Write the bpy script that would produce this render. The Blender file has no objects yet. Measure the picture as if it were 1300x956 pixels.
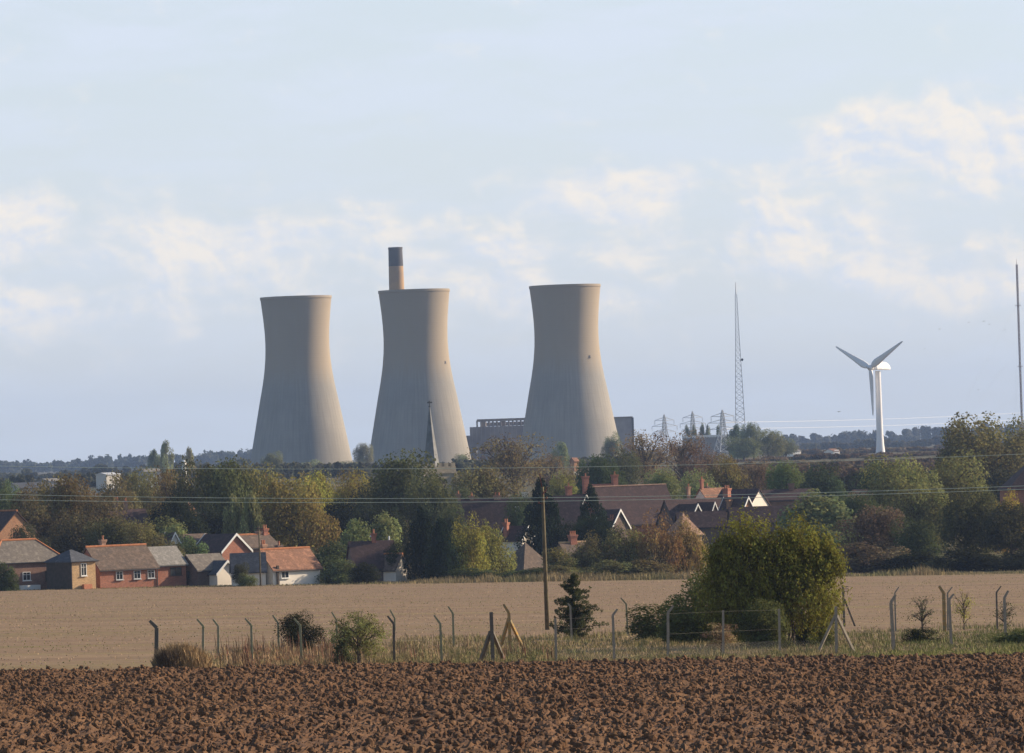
import bpy, math, random
import numpy as np
from mathutils import Vector, Matrix

random.seed(7)
SC = bpy.context.scene
COL = SC.collection
rad = math.radians

# ------------------------------------------------------------------ camera model
K = 1.4e-4            # radians per photograph pixel (a 200 mm lens)
ROLL = rad(1.9)       # the photograph is tilted a little
V0 = -94.0            # horizon, pixels from the picture centre
CR, SR = math.cos(ROLL), math.sin(ROLL)

def uv(x, y):
    dx, dy = x - 650.0, 478.0 - y
    return dx * CR + dy * SR, -dx * SR + dy * CR - V0

def W(x, y, D):
    u, v = uv(x, y)
    return Vector((u * K * D, D, v * K * D))

def pix(p):
    u, v = p[0] / (K * p[1]), p[2] / (K * p[1]) + V0
    return 650 + u * CR - v * SR, 478 - (u * SR + v * CR)

YS = [-400, 0, 60, 150, 290, 310, 790, 900, 1000, 1500, 2000, 2400, 30000]
ZS = [-1.8, -1.8, -6, -10.3, -11.3, -11.6, -18.4, -18.5, -18, -14, -10, -8.2, -8]

def H(X, Y):
    X = np.asarray(X, float); Y = np.asarray(Y, float)
    b = sum(np.interp(Y + o, YS, ZS) for o in (-8, -4, 0, 4, 8)) / 5.0
    c = np.interp(Y, [0, 100, 200, 900, 1400], [0, .5, 1, 1, 0])
    return b - 0.0165 * np.clip(X, -150, 150) * c

def hz(X, Y):
    return float(H(X, Y))

def G(x, D):
    """the ground point in picture column x at distance D"""
    X = (x - 650) * K * D
    for _ in range(6):
        z = hz(X, D)
        px, _y = pix((X, D, z))
        X += (x - px) * K * D
    return Vector((X, D, hz(X, D)))

def hit(x, y):
    """the ground point seen at a pixel"""
    lo, hi = 150.0, 1500.0
    for _ in range(60):
        m = (lo + hi) / 2
        p = W(x, y, m)
        if p.z > hz(p.x, m): lo = m
        else: hi = m
    p = W(x, y, lo)
    return Vector((p.x, lo, hz(p.x, lo)))

# ------------------------------------------------------------------ object helpers
class MB:
    def __init__(s): s.v = []; s.f = []
    def add(s, vs, fs):
        n = len(s.v); s.v += [tuple(p) for p in vs]; s.f += [tuple(i + n for i in f) for f in fs]
    def box(s, c, size, rot=None):
        vs = []
        for z in (-.5, .5):
            for x, y in ((-.5, -.5), (.5, -.5), (.5, .5), (-.5, .5)):
                p = Vector((x * size[0], y * size[1], z * size[2]))
                if rot is not None: p = rot @ p
                vs.append(p + Vector(c))
        s.add(vs, [(3, 2, 1, 0), (4, 5, 6, 7), (0, 1, 5, 4), (1, 2, 6, 5), (2, 3, 7, 6), (3, 0, 4, 7)])
    def tube(s, pts, r, n=6, cap=True):
        pts = [Vector(p) for p in pts]
        if not hasattr(r, '__len__'): r = [r] * len(pts)
        vs = []; N = len(pts)
        for i, p in enumerate(pts):
            t = (pts[min(i + 1, N - 1)] - pts[max(i - 1, 0)]).normalized()
            a = Vector((0, 0, 1)) if abs(t.z) < .9 else Vector((1, 0, 0))
            e1 = t.cross(a).normalized(); e2 = t.cross(e1)
            for k in range(n):
                q = 2 * math.pi * (k + .5) / n
                vs.append(p + (e1 * math.cos(q) + e2 * math.sin(q)) * r[i])
        fs = []
        for i in range(N - 1):
            for k in range(n):
                a, b = i * n + k, i * n + (k + 1) % n
                fs.append((a, a + n, b + n, b))
        if cap:
            fs.append(tuple(range(n))); fs.append(tuple(range(N * n - 1, (N - 1) * n - 1, -1)))
        s.add(vs, fs)
    def bar(s, a, b, w, w2=None):
        s.tube([a, b], [w * .7071, (w if w2 is None else w2) * .7071], 4)
    def prism(s, poly, x0, x1):
        """a polygon in (y, z) run along x"""
        n = len(poly)
        vs = [(x0, y, z) for y, z in poly] + [(x1, y, z) for y, z in poly]
        fs = [tuple(range(n)), tuple(range(2 * n - 1, n - 1, -1))]
        for i in range(n):
            j = (i + 1) % n
            fs.append((i, i + n, j + n, j))
        s.add(vs, fs)
    def lathe(s, prof, n=48, close=False):
        vs = []
        for r, z in prof:
            for k in range(n):
                q = 2 * math.pi * k / n
                vs.append((r * math.cos(q), r * math.sin(q), z))
        fs = []
        for i in range(len(prof) - 1):
            for k in range(n):
                a, b = i * n + k, i * n + (k + 1) % n
                fs.append((a, b, b + n, a + n))
        if close:
            fs.append(tuple(range(n - 1, -1, -1))); fs.append(tuple(range((len(prof) - 1) * n, len(prof) * n)))
        s.add(vs, fs)
    def build(s, name, mat, parent=None, smooth=False):
        me = bpy.data.meshes.new(name)
        me.from_pydata(s.v, [], s.f)
        if smooth: me.polygons.foreach_set('use_smooth', [True] * len(me.polygons))
        me.update()
        return link(name, me, mat, parent)

def link(name, me, mat, parent=None):
    o = bpy.data.objects.new(name, me)
    if mat is not None and not me.materials: me.materials.append(mat)
    COL.objects.link(o)
    if parent is not None: o.parent = parent
    return o

def tag(o, label=None, cat=None, group=None, kind=None):
    if label: o['label'] = label
    if cat: o['category'] = cat
    if group: o['group'] = group
    if kind: o['kind'] = kind
    return o

def empty(name, loc, rz=0.0):
    o = bpy.data.objects.new(name, None); COL.objects.link(o)
    o.location = loc; o.rotation_euler = (0, 0, rz); o.empty_display_size = .5
    return o

# ------------------------------------------------------------------ materials
class NT:
    def __init__(s, nt): s.nt = nt; s.N = nt.nodes; s.L = nt.links
    def n(s, t, **kw):
        nd = s.N.new(t)
        for k, v in kw.items():
            if k.startswith('i_'):
                key = k[2:].replace('_', ' ')
                nd.inputs[key].default_value = v
            else: setattr(nd, k, v)
        return nd
    def put(s, sock, v):
        if hasattr(v, 'is_output'): s.L.new(v, sock)
        else: sock.default_value = v
    def math(s, op, a, b=None, c=None, clamp=False):
        nd = s.N.new('ShaderNodeMath'); nd.operation = op; nd.use_clamp = clamp
        s.put(nd.inputs[0], a)
        if b is not None: s.put(nd.inputs[1], b)
        if c is not None: s.put(nd.inputs[2], c)
        return nd.outputs[0]
    def vmath(s, op, a, b=None):
        nd = s.N.new('ShaderNodeVectorMath'); nd.operation = op
        s.put(nd.inputs[0], a)
        if b is not None: s.put(nd.inputs[1], b)
        return nd.outputs['Value'] if op == 'LENGTH' else nd.outputs[0]
    def mr(s, v, a, b, c=0.0, d=1.0, smooth=False):
        nd = s.N.new('ShaderNodeMapRange')
        if smooth: nd.interpolation_type = 'SMOOTHSTEP'
        s.put(nd.inputs[0], v)
        for i, q in enumerate((a, b, c, d)): s.put(nd.inputs[1 + i], q)
        return nd.outputs[0]
    def mix(s, f, a, b, mode='MIX'):
        nd = s.N.new('ShaderNodeMix'); nd.data_type = 'RGBA'; nd.blend_type = mode
        s.put(nd.inputs['Factor'], f)
        s.put(nd.inputs[6], a if hasattr(a, 'is_output') else (*a, 1))
        s.put(nd.inputs[7], b if hasattr(b, 'is_output') else (*b, 1))
        return nd.outputs[2]
    def noise(s, vec, scale, detail=4, rough=.55, dist=0):
        nd = s.N.new('ShaderNodeTexNoise')
        nd.inputs['Scale'].default_value = scale; nd.inputs['Detail'].default_value = detail
        nd.inputs['Roughness'].default_value = rough; nd.inputs['Distortion'].default_value = dist
        if vec is not None: s.L.new(vec, nd.inputs['Vector'])
        return nd.outputs[0]
    def coord(s, scale=(1, 1, 1), obj=True):
        tc = s.N.new('ShaderNodeTexCoord') if obj else s.N.new('ShaderNodeNewGeometry')
        out = tc.outputs['Object'] if obj else tc.outputs['Position']
        if scale == (1, 1, 1): return out
        return s.vmath('MULTIPLY', out, scale)

def new_mat(name):
    m = bpy.data.materials.new(name); m.use_nodes = True
    t = NT(m.node_tree); b = m.node_tree.nodes['Principled BSDF']
    return m, t, b

def simple(name, col, rough=.8, var=.25, scale=1.5, metal=0.0, spec=.3, col2=None, world=False):
    m, t, b = new_mat(name)
    co = t.coord(obj=not world)
    n = t.noise(co, scale, 5)
    f = t.mr(n, .3, .7)
    c2 = col2 or tuple(c * (1 - var) for c in col)
    c = t.mix(f, tuple(c * (1 + var * .5) for c in col), c2)
    t.L.new(c, b.inputs['Base Color'])
    b.inputs['Roughness'].default_value = rough; b.inputs['Metallic'].default_value = metal
    b.inputs['Specular IOR Level'].default_value = spec
    return m

def brick_mat(name, col, mortar=(.30, .27, .23), var=.3):
    m, t, b = new_mat(name)
    co = t.coord()
    br = t.N.new('ShaderNodeTexBrick')
    # brick courses follow height; run the texture on (x+y, z)
    sep = t.N.new('ShaderNodeSeparateXYZ'); t.L.new(co, sep.inputs[0])
    cb = t.N.new('ShaderNodeCombineXYZ')
    t.L.new(t.math('ADD', sep.outputs[0], sep.outputs[1]), cb.inputs[0]); t.L.new(sep.outputs[2], cb.inputs[1])
    t.L.new(cb.outputs[0], br.inputs['Vector'])
    br.inputs['Scale'].default_value = 1.0
    br.inputs['Brick Width'].default_value = .23; br.inputs['Row Height'].default_value = .075
    br.inputs['Mortar Size'].default_value = .009
    br.inputs['Color1'].default_value = (*[c * (1 + var) for c in col], 1)
    br.inputs['Color2'].default_value = (*[c * (1 - var) for c in col], 1)
    br.inputs['Mortar'].default_value = (*mortar, 1)
    n = t.noise(co, .7, 5)
    c = t.mix(t.mr(n, .35, .7, 0, .45), br.outputs[0], tuple(c * .6 for c in col))
    t.L.new(c, b.inputs['Base Color']); b.inputs['Roughness'].default_value = .9
    b.inputs['Specular IOR Level'].default_value = .2
    return m

def tile_mat(name, col, col2=None, var=.3):
    m, t, b = new_mat(name)
    co = t.coord()
    sep = t.N.new('ShaderNodeSeparateXYZ'); t.L.new(co, sep.inputs[0])
    row = t.math('FRACT', t.math('MULTIPLY', sep.outputs[2], 1 / .14))
    n1 = t.noise(co, .55, 6, .65)
    n2 = t.noise(t.coord((4, 4, 7)), 1.0, 2)
    c2 = col2 or tuple(c * (1 - var) for c in col)
    c = t.mix(t.mr(n1, .35, .65), col, c2)
    c = t.mix(t.mr(n2, .32, .68, 0, .9), c, tuple(c * .55 for c in col))
    c = t.mix(t.mr(t.noise(co, 1.7, 4), .5, .7, 0, .6), c, tuple(min(1, c * 1.5) for c in col))
    t.L.new(c, b.inputs['Base Color'])
    bp = t.N.new('ShaderNodeBump'); bp.inputs['Strength'].default_value = .5; bp.inputs['Distance'].default_value = .03
    t.L.new(t.math('ADD', row, t.math('MULTIPLY', n2, .7)), bp.inputs['Height'])
    t.L.new(bp.outputs[0], b.inputs['Normal'])
    b.inputs['Roughness'].default_value = .85; b.inputs['Specular IOR Level'].default_value = .25
    return m

M = {}
M['white_wall'] = simple('white_render', (.80, .73, .64), .85, .12, .8)
M['white_paint'] = simple('white_paint', (.78, .77, .74), .5, .06, 2)
M['red_brick'] = brick_mat('red_brick', (.38, .125, .07))
M['orange_brick'] = brick_mat('orange_brick', (.42, .19, .09))
M['yellow_brick'] = brick_mat('yellow_brick', (.50, .31, .15), (.42, .36, .27))
M['brown_brick'] = brick_mat('brown_brick', (.21, .10, .07))
M['dark_brick'] = brick_mat('dark_brick', (.12, .07, .06))
M['tile_brown'] = tile_mat('brown_roof_tiles', (.17, .12, .09), (.12, .095, .08))
M['tile_grey'] = tile_mat('grey_roof_tiles', (.215, .185, .155), (.15, .13, .115))
M['tile_pale'] = tile_mat('pale_grey_roof_tiles', (.30, .28, .25), (.24, .22, .20))
M['tile_dark'] = tile_mat('dark_clay_tiles', (.10, .060, .055), (.075, .05, .052))
M['tile_orange'] = tile_mat('orange_clay_tiles', (.33, .165, .10), (.24, .125, .085))
M['tile_pink'] = tile_mat('pale_clay_tiles', (.42, .26, .18), (.34, .20, .14))
M['slate'] = tile_mat('blue_slates', (.10, .105, .12), (.075, .08, .095))
M['ridge_orange'] = simple('ridge_tile_clay', (.46, .18, .08), .85, .3, 2)
M['chimney_red'] = brick_mat('chimney_red_brick', (.46, .15, .09))
M['chimney_pale'] = brick_mat('chimney_pale_brick', (.48, .26, .17))
M['pot'] = simple('terracotta', (.45, .18, .10), .8, .25, 3)
M['timber_dark'] = simple('dark_timber', (.07, .055, .045), .85, .3, 2)
M['iron'] = simple('dark_iron', (.05, .05, .055), .55, .2, 2)
M['galv'] = simple('galvanised_steel', (.58, .59, .61), .6, .12, .3)
M['steel_red'] = simple('painted_mast_steel', (.50, .42, .42), .6, .2, .1)
M['turbine'] = simple('turbine_white', (.82, .80, .80), .35, .05, .1, spec=.5)
M['stone'] = simple('flint_stone', (.36, .30, .22), .95, .35, 1.2, col2=(.22, .19, .15))
M['lead'] = simple('weathered_lead_shingle', (.17, .175, .18), .6, .3, .8)
M['insul'] = simple('brown_insulator', (.16, .05, .035), .4, .2, 4)
M['wire'] = simple('old_copper_wire', (.40, .48, .42), .6, .1, .2)
M['fwire'] = simple('fence_wire_steel', (.22, .21, .20), .6, .1, 2)
M['plaster_pale'] = simple('pale_cladding', (.55, .52, .47), .8, .15, .2)
M['plaster_grey'] = simple('grey_cladding', (.32, .31, .31), .8, .2, .1)

def glass_mat():
    m, t, b = new_mat('window_glass')
    b.inputs['Base Color'].default_value = (.03, .035, .04, 1); b.inputs['Roughness'].default_value = .08
    b.inputs['Specular IOR Level'].default_value = .8
    return m
M['glass'] = glass_mat()

def leaf_mat():
    m, t, b = new_mat('foliage')
    oi = t.N.new('ShaderNodeObjectInfo'); at = t.N.new('ShaderNodeAttribute'); at.attribute_name = 'tint'
    hs = t.N.new('ShaderNodeHueSaturation')
    k = at.outputs['Fac']
    t.L.new(oi.outputs['Color'], hs.inputs['Color'])
    t.L.new(t.mr(k, 0, 1, .462, .535), hs.inputs['Hue'])
    t.L.new(t.mr(k, 0, 1, .45, 1.6), hs.inputs['Value'])
    hs.inputs['Saturation'].default_value = 1.0
    N = t.N; N.remove(b)
    d = N.new('ShaderNodeBsdfDiffuse'); tr = N.new('ShaderNodeBsdfTranslucent'); g = N.new('ShaderNodeBsdfGlossy')
    g.inputs['Roughness'].default_value = .45; g.inputs['Color'].default_value = (.9, .95, 1, 1)
    for q in (d, tr): t.L.new(hs.outputs[0], q.inputs['Color'])
    mx = N.new('ShaderNodeMixShader'); mx.inputs[0].default_value = .36
    t.L.new(d.outputs[0], mx.inputs[1]); t.L.new(tr.outputs[0], mx.inputs[2])
    m2 = N.new('ShaderNodeMixShader'); m2.inputs[0].default_value = .0
    t.L.new(mx.outputs[0], m2.inputs[1]); t.L.new(g.outputs[0], m2.inputs[2])
    t.L.new(m2.outputs[0], N['Material Output'].inputs[0])
    return m
M['leaf'] = leaf_mat()
M['bark'] = simple('bark', (.10, .075, .055), .95, .4, 3, col2=(.05, .04, .03))

def grass_mat():
    m, t, b = new_mat('grass_blades')
    at = t.N.new('ShaderNodeAttribute'); at.attribute_name = 'col'
    t.L.new(at.outputs['Color'], b.inputs['Base Color']); b.inputs['Roughness'].default_value = .8
    b.inputs['Specular IOR Level'].default_value = .15
    return m
M['blade'] = grass_mat()

# ------------------------------------------------------------------ world, sun
EL, AZ = rad(22.0), rad(20.0)
SUN = Vector((math.cos(EL) * math.cos(AZ), math.cos(EL) * math.sin(AZ), math.sin(EL)))
world = bpy.data.worlds.new('World'); SC.world = world; world.use_nodes = True
def make_world():
    t = NT(world.node_tree); N = t.N
    bg = N['Background']; bg.inputs['Strength'].default_value = SKY_STRENGTH
    sky = N.new('ShaderNodeTexSky'); sky.sky_type = 'NISHITA'; sky.sun_disc = False
    sky.sun_elevation = EL; sky.sun_rotation = math.pi / 2 - AZ
    sky.air_density = 1.0; sky.dust_density = 1.0; sky.ozone_density = 1.5; sky.altitude = 20
    tc = N.new('ShaderNodeTexCoord'); d = tc.outputs['Generated']
    sp = N.new('ShaderNodeSeparateXYZ'); t.L.new(d, sp.inputs[0])
    dy = t.math('MAXIMUM', sp.outputs[1], .08)
    # directions as thousands of picture pixels right of / above the horizon point, as for a cloud sheet far away
    U = t.math('DIVIDE', t.math('DIVIDE', sp.outputs[0], dy), K * 1000)
    V = t.math('DIVIDE', t.math('DIVIDE', sp.outputs[2], dy), K * 1000)
    cb = N.new('ShaderNodeCombineXYZ'); t.L.new(U, cb.inputs[0]); t.L.new(V, cb.inputs[1])
    p = cb.outputs[0]
    wz = N.new('ShaderNodeTexNoise'); wz.inputs['Scale'].default_value = 5; wz.inputs['Detail'].default_value = 3
    t.L.new(p, wz.inputs['Vector'])
    warp = t.vmath('MULTIPLY', t.vmath('SUBTRACT', wz.outputs['Color'], (.5, .5, .5)), (.10, .07, 0))
    q = t.vmath('ADD', p, warp)
    q2 = t.vmath('MULTIPLY', q, (1, 1.35, 1))
    n0 = t.noise(q2, 10, 9, .58)
    nb = t.noise(q2, 10, 2, .5)
    n1 = t.noise(t.vmath('ADD', q2, (.012, .016, 0)), 10, 2, .5)
    # where the cumulus stand
    blobs = [(1110, 185, 120, 75, 1.0), (1190, 185, 120, 75, 1.0), (1275, 185, 130, 90, 1.0), (1060, 175, 55, 40, .75), (1240, 235, 130, 40, .6),
             (20, 285, 120, 66, 1.0), (-60, 285, 120, 65, 1.0), (120, 330, 100, 40, .55), (0, 345, 40, 28, .6),
             (775, 245, 130, 60, 1.0), (700, 250, 70, 40, .6), (640, 320, 130, 46, .75), (540, 330, 120, 34, .55), (880, 310, 150, 40, .6), (1090, 340, 70, 50, .85), (1000, 330, 120, 44, .6),
             (210, 350, 100, 40, .5), (330, 300, 70, 30, .45), (190, 395, 240, 30, .5), (300, 245, 50, 26, .4), (1200, 340, 140, 36, .5), (60, 400, 160, 40, .5), (1290, 400, 60, 26, .4)]
    env = None
    for x, y, sx, sy, a in blobs:
        cu, cv = uv(x, y)
        r = t.vmath('LENGTH', t.vmath('MULTIPLY', t.vmath('SUBTRACT', q, (cu / 1000, cv / 1000, 0)), (1000 / sx, 1000 / sy, 1)))
        g = t.math('MULTIPLY', t.mr(r, 0, 1.25, 1, 0, True), a)
        env = g if env is None else t.math('MAXIMUM', env, g)
    bandn = t.noise(t.vmath('MULTIPLY', q, (1, 2.6, 1)), 3.4, 4, .55)
    band = t.math('MULTIPLY', t.math('MULTIPLY', t.mr(V, .10, .20, 0, 1, True), t.mr(V, .27, .40, 1, 0, True)), t.mr(bandn, .36, .62, .1, .75))
    env = t.math('MAXIMUM', env, band)
    dens = t.math('ADD', t.math('MULTIPLY', env, .74), t.math('MULTIPLY', t.math('SUBTRACT', n0, .5), 1.25))
    mask = t.mr(dens, .08, .58, 0, .97, True)
    lit = t.mr(t.math('SUBTRACT', nb, n1), -.09, .08, 0, 1)
    puff = t.math('SUBTRACT', t.noise(q2, 34, 5, .6), t.noise(t.vmath('ADD', q2, (.006, .008, 0)), 34, 5, .6))
    lit = t.math('ADD', t.math('MULTIPLY', lit, .6), t.math('ADD', t.math('MULTIPLY', t.mr(n0, .36, .66), .45), t.math('MULTIPLY', puff, 1.6)), clamp=True)
    ccol = t.mix(lit, CL_SHADE, CL_LIT)
    # thin veil high up and a pale band, long across the sky
    st = t.noise(t.vmath('MULTIPLY', q, (1.0, 5.0, 1)), 3.0, 6, .6)
    veil = t.mr(st, .35, .68, .0, 1, True)
    veil = t.math('MULTIPLY', veil, t.mr(V, .30, .62, .35, 1.0))
    low = t.math('MULTIPLY', t.mr(sp.outputs[2], .11, .34, 1, 0, True), t.mr(sp.outputs[1], -.2, .5, .35, 1, True))
    base = t.mix(t.math('MULTIPLY', t.math('ADD', t.math('MULTIPLY', veil, .28), VEIL0), low), sky.outputs[0], VEIL)
    fin = t.mix(t.math('MULTIPLY', mask, t.math('MULTIPLY', t.mr(V, .05, .2, .2, .9), t.mr(sp.outputs[1], .3, .6))), base, ccol)
    t.L.new(fin, bg.inputs['Color'])
SKY_STRENGTH = .10
VEIL = (5.05, 5.55, 6.45); VEIL0 = .68
CL_LIT = (6.75, 6.25, 5.65); CL_SHADE = (5.0, 5.4, 6.1)
make_world()

sl = bpy.data.lights.new('sun', 'SUN'); sl.energy = 5.0; sl.angle = rad(.53); sl.color = (1, .82, .60)
so = bpy.data.objects.new('sun', sl); COL.objects.link(so)
so.rotation_euler = (-SUN).to_track_quat('-Z', 'Y').to_euler(); so.location = (300, 100, 200)

cam = bpy.data.cameras.new('camera'); co = bpy.data.objects.new('camera', cam); COL.objects.link(co)
co.rotation_mode = 'QUATERNION'
co.rotation_quaternion = (Matrix.Rotation(math.pi / 2, 3, 'X') @ Matrix.Rotation(-ROLL, 3, 'Z')).to_quaternion()
cam.sensor_width = 36; cam.lens = 36 / (1300 * K)
cam.shift_x = V0 * SR / 1300; cam.shift_y = -V0 * CR / 1300
cam.clip_start = 1; cam.clip_end = 60000
SC.camera = co

# ------------------------------------------------------------------ numpy noise
def vnoise(x, y, seed=0):
    xi = np.floor(x).astype(np.int64); yi = np.floor(y).astype(np.int64)
    fx = x - xi; fy = y - yi
    fx = fx * fx * (3 - 2 * fx); fy = fy * fy * (3 - 2 * fy)
    def h(a, b):
        n = (a * 374761393 + b * 668265263 + seed * 1442695041) & 0xffffffff
        n = ((n ^ (n >> 13)) * 1274126177) & 0xffffffff
        return ((n ^ (n >> 16)) & 0xffff) / 65535.0
    return (h(xi, yi) * (1 - fx) + h(xi + 1, yi) * fx) * (1 - fy) + (h(xi, yi + 1) * (1 - fx) + h(xi + 1, yi + 1) * fx) * fy

def np_mesh(name, V, F, smooth=False):
    """V (n,3), F (m,k) all faces with k corners"""
    me = bpy.data.meshes.new(name)
    V = np.ascontiguousarray(V, dtype=np.float32); F = np.ascontiguousarray(F, dtype=np.int32)
    m, k = F.shape
    me.vertices.add(len(V)); me.vertices.foreach_set('co', V.ravel())
    me.loops.add(m * k); me.loops.foreach_set('vertex_index', F.ravel())
    me.polygons.add(m)
    me.polygons.foreach_set('loop_start', np.arange(0, m * k, k, dtype=np.int32))
    me.polygons.foreach_set('loop_total', np.full(m, k, dtype=np.int32))
    me.polygons.foreach_set('use_smooth', np.full(m, smooth, dtype=bool))
    me.update(calc_edges=True); me.validate()
    return me

def grid(name, xs, ys, zf, mat, kind='structure', smooth=True):
    X, Y = np.meshgrid(xs, ys)
    Z = zf(X, Y)
    V = np.stack([X, Y, Z], -1).reshape(-1, 3)
    nx, ny = len(xs), len(ys)
    i = (np.arange(ny - 1)[:, None] * nx + np.arange(nx - 1)[None, :]).ravel()
    F = np.stack([i, i + 1, i + nx + 1, i + nx], -1)
    o = link(name, np_mesh(name, V, F, smooth), mat)
    return tag(o, kind=kind)

# ------------------------------------------------------------------ ground
def ground_mat():
    m, t, b = new_mat('rough_pasture')
    p = t.coord(obj=False)
    n = t.noise(p, .02, 6, .6); n2 = t.noise(p, .6, 4)
    sp = t.N.new('ShaderNodeSeparateXYZ'); t.L.new(p, sp.inputs[0])
    c = t.mix(t.mr(n, .4, .6), (.075, .085, .035), (.14, .11, .06))
    far = t.mix(t.mr(t.noise(t.vmath('MULTIPLY', p, (.3, 1, 1)), .01, 5), .4, .6), (.15, .115, .075), (.085, .085, .045))
    c = t.mix(t.mr(sp.outputs[1], 1300, 1900), c, far)
    c = t.mix(t.mr(n2, .35, .7, 0, .5), c, (.06, .05, .03))
    t.L.new(c, b.inputs['Base Color']); b.inputs['Roughness'].default_value = 1; b.inputs['Specular IOR Level'].default_value = .05
    return m
def field_mat():
    m, t, b = new_mat('drilled_field')
    p = t.coord(obj=False)
    big = t.noise(t.vmath('MULTIPLY', p, (.10, 1, 0)), .05, 5, .6)
    # drill rows run nearly across the view
    rot = t.N.new('ShaderNodeVectorRotate'); rot.rotation_type = 'Z_AXIS'; rot.inputs['Angle'].default_value = rad(2.0)
    t.L.new(p, rot.inputs['Vector'])
    band = t.noise(t.vmath('MULTIPLY', rot.outputs[0], (.012, .16, 0)), 1.0, 4, .6)
    fine = t.noise(t.vmath('MULTIPLY', rot.outputs[0], (.35, .9, 1)), 2.2, 4, .7)
    c = t.mix(t.mr(band, .38, .62), (.25, .175, .115), (.335, .24, .15))
    c = t.mix(t.mr(big, .50, .66, 0, .6), c, (.26, .225, .09))
    s2 = t.N.new('ShaderNodeSeparateXYZ'); t.L.new(rot.outputs[0], s2.inputs[0])
    wv = t.math('ADD', s2.outputs[1], t.math('MULTIPLY', t.noise(p, .03, 2), 8))
    for per, wd_, am in ((21.0, .05, .5), (5.3, .16, .22)):
        c = t.mix(t.mr(t.math('FRACT', t.math('DIVIDE', wv, per)), wd_, wd_ * 1.6, am, 0), c, (.17, .115, .075))
    weed = t.noise(t.vmath('MULTIPLY', rot.outputs[0], (.05, .35, 0)), 1.0, 5, .7)
    yy = t.mr(s2.outputs[1], 300, 560, .75, .1)
    c = t.mix(t.math('MULTIPLY', t.mr(weed, .52, .66), yy), c, (.20, .19, .07))
    c = t.mix(t.mr(fine, .36, .66, .0, .75), c, (.17, .108, .075))
    t.L.new(c, b.inputs['Base Color']); b.inputs['Roughness'].default_value = 1; b.inputs['Specular IOR Level'].default_value = .05
    bp = t.N.new('ShaderNodeBump'); bp.inputs['Strength'].default_value = .6; bp.inputs['Distance'].default_value = .12
    t.L.new(fine, bp.inputs['Height']); t.L.new(bp.outputs[0], b.inputs['Normal'])
    return m
def soil_mat():
    m, t, b = new_mat('ploughed_soil')
    p = t.coord(obj=False)
    n = t.noise(p, 3.0, 6, .7); n2 = t.noise(p, .25, 4)
    c = t.mix(t.mr(n, .32, .68), (.165, .088, .046), (.060, .033, .020))
    c = t.mix(t.mr(n2, .4, .7, 0, .4), c, (.22, .13, .07))
    c = t.mix(t.mr(t.noise(p, .09, 3), .5, .68, 0, .45), c, (.075, .045, .03))
    t.L.new(c, b.inputs['Base Color']); b.inputs['Roughness'].default_value = 1; b.inputs['Specular IOR Level'].default_value = .1
    return m
def verge_mat():
    m, t, b = new_mat('rough_grass_ground')
    p = t.coord(obj=False)
    n = t.noise(p, .35, 6, .65)
    c = t.mix(t.mr(n, .35, .65), (.20, .155, .085), (.11, .10, .045))
    t.L.new(c, b.inputs['Base Color']); b.inputs['Roughness'].default_value = 1; b.inputs['Specular IOR Level'].default_value = .05
    return m
M['ground'] = ground_mat(); M['field'] = field_mat(); M['soil'] = soil_mat(); M['verge'] = verge_mat()

FX0, FX1 = -260.0, 260.0
PLY = 297.0   # edge of the ploughed soil
def fdepth(X, Y):
    """how far inside the two fields a point is (for sinking the base sheet under them)"""
    return np.minimum(np.minimum(X - FX0, FX1 - X), np.minimum(Y - 130, FEDGE(X) - Y))
def FEDGE(X): return 786.0 + 0.0 * X
def ground_z(X, Y):
    return H(X, Y) - .5 * np.clip(fdepth(X, Y) / 6.0, 0, 1)
ys = np.concatenate([np.arange(-300, 150, 15.), np.arange(150, 780, 8.), np.arange(780, 800, 1.), np.arange(800, 1600, 10.), np.arange(1600, 3000, 50.), np.arange(3000, 12001, 500.)])
xs = np.concatenate([np.arange(-6000, -400, 400.), np.arange(-400, -262, 20.), [-260, -257, -254], np.arange(-250, 251, 10.), [254, 257, 260], np.arange(265, 400, 20.), np.arange(400, 6001, 400.)])
grid('ground', xs, ys, ground_z, M['ground'])
grid('stubble_field', np.arange(FX0 + .5, FX1, 4.), np.append(np.arange(PLY - 2, 786, 3.), 786.), lambda X, Y: H(X, Y) + 0.02 + .03 * (vnoise(X * .6, Y * .8, 3) - .5), M['field'])

# ploughed soil: real clods
def plough_z(X, Y):
    d = (vnoise(X * .5, Y * .5, 1) - .5) * .14 + np.sin((Y + X * .12) * 6.28 / 2.6) * .035 + (vnoise(X * 4.2, Y * 2.6, 2) - .5) * .20 * (.5 + vnoise(X * .8, Y * .5, 6)) + np.abs(vnoise(X * 9, Y * 6, 5) - .5) * .30
    edge = np.clip((PLY + 1.2 * (vnoise(X * .35, Y * 0, 9) - .5) - Y) / .8, 0, 1)
    return H(X, Y) + .02 + (.12 + d) * edge - .3 * (1 - edge)
grid('ploughed_field', np.arange(-50, 50.01, .12), np.concatenate([np.arange(150, 230, .5), np.arange(230, PLY + 1.5, .22)]), plough_z, M['soil'], smooth=False)

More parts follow.
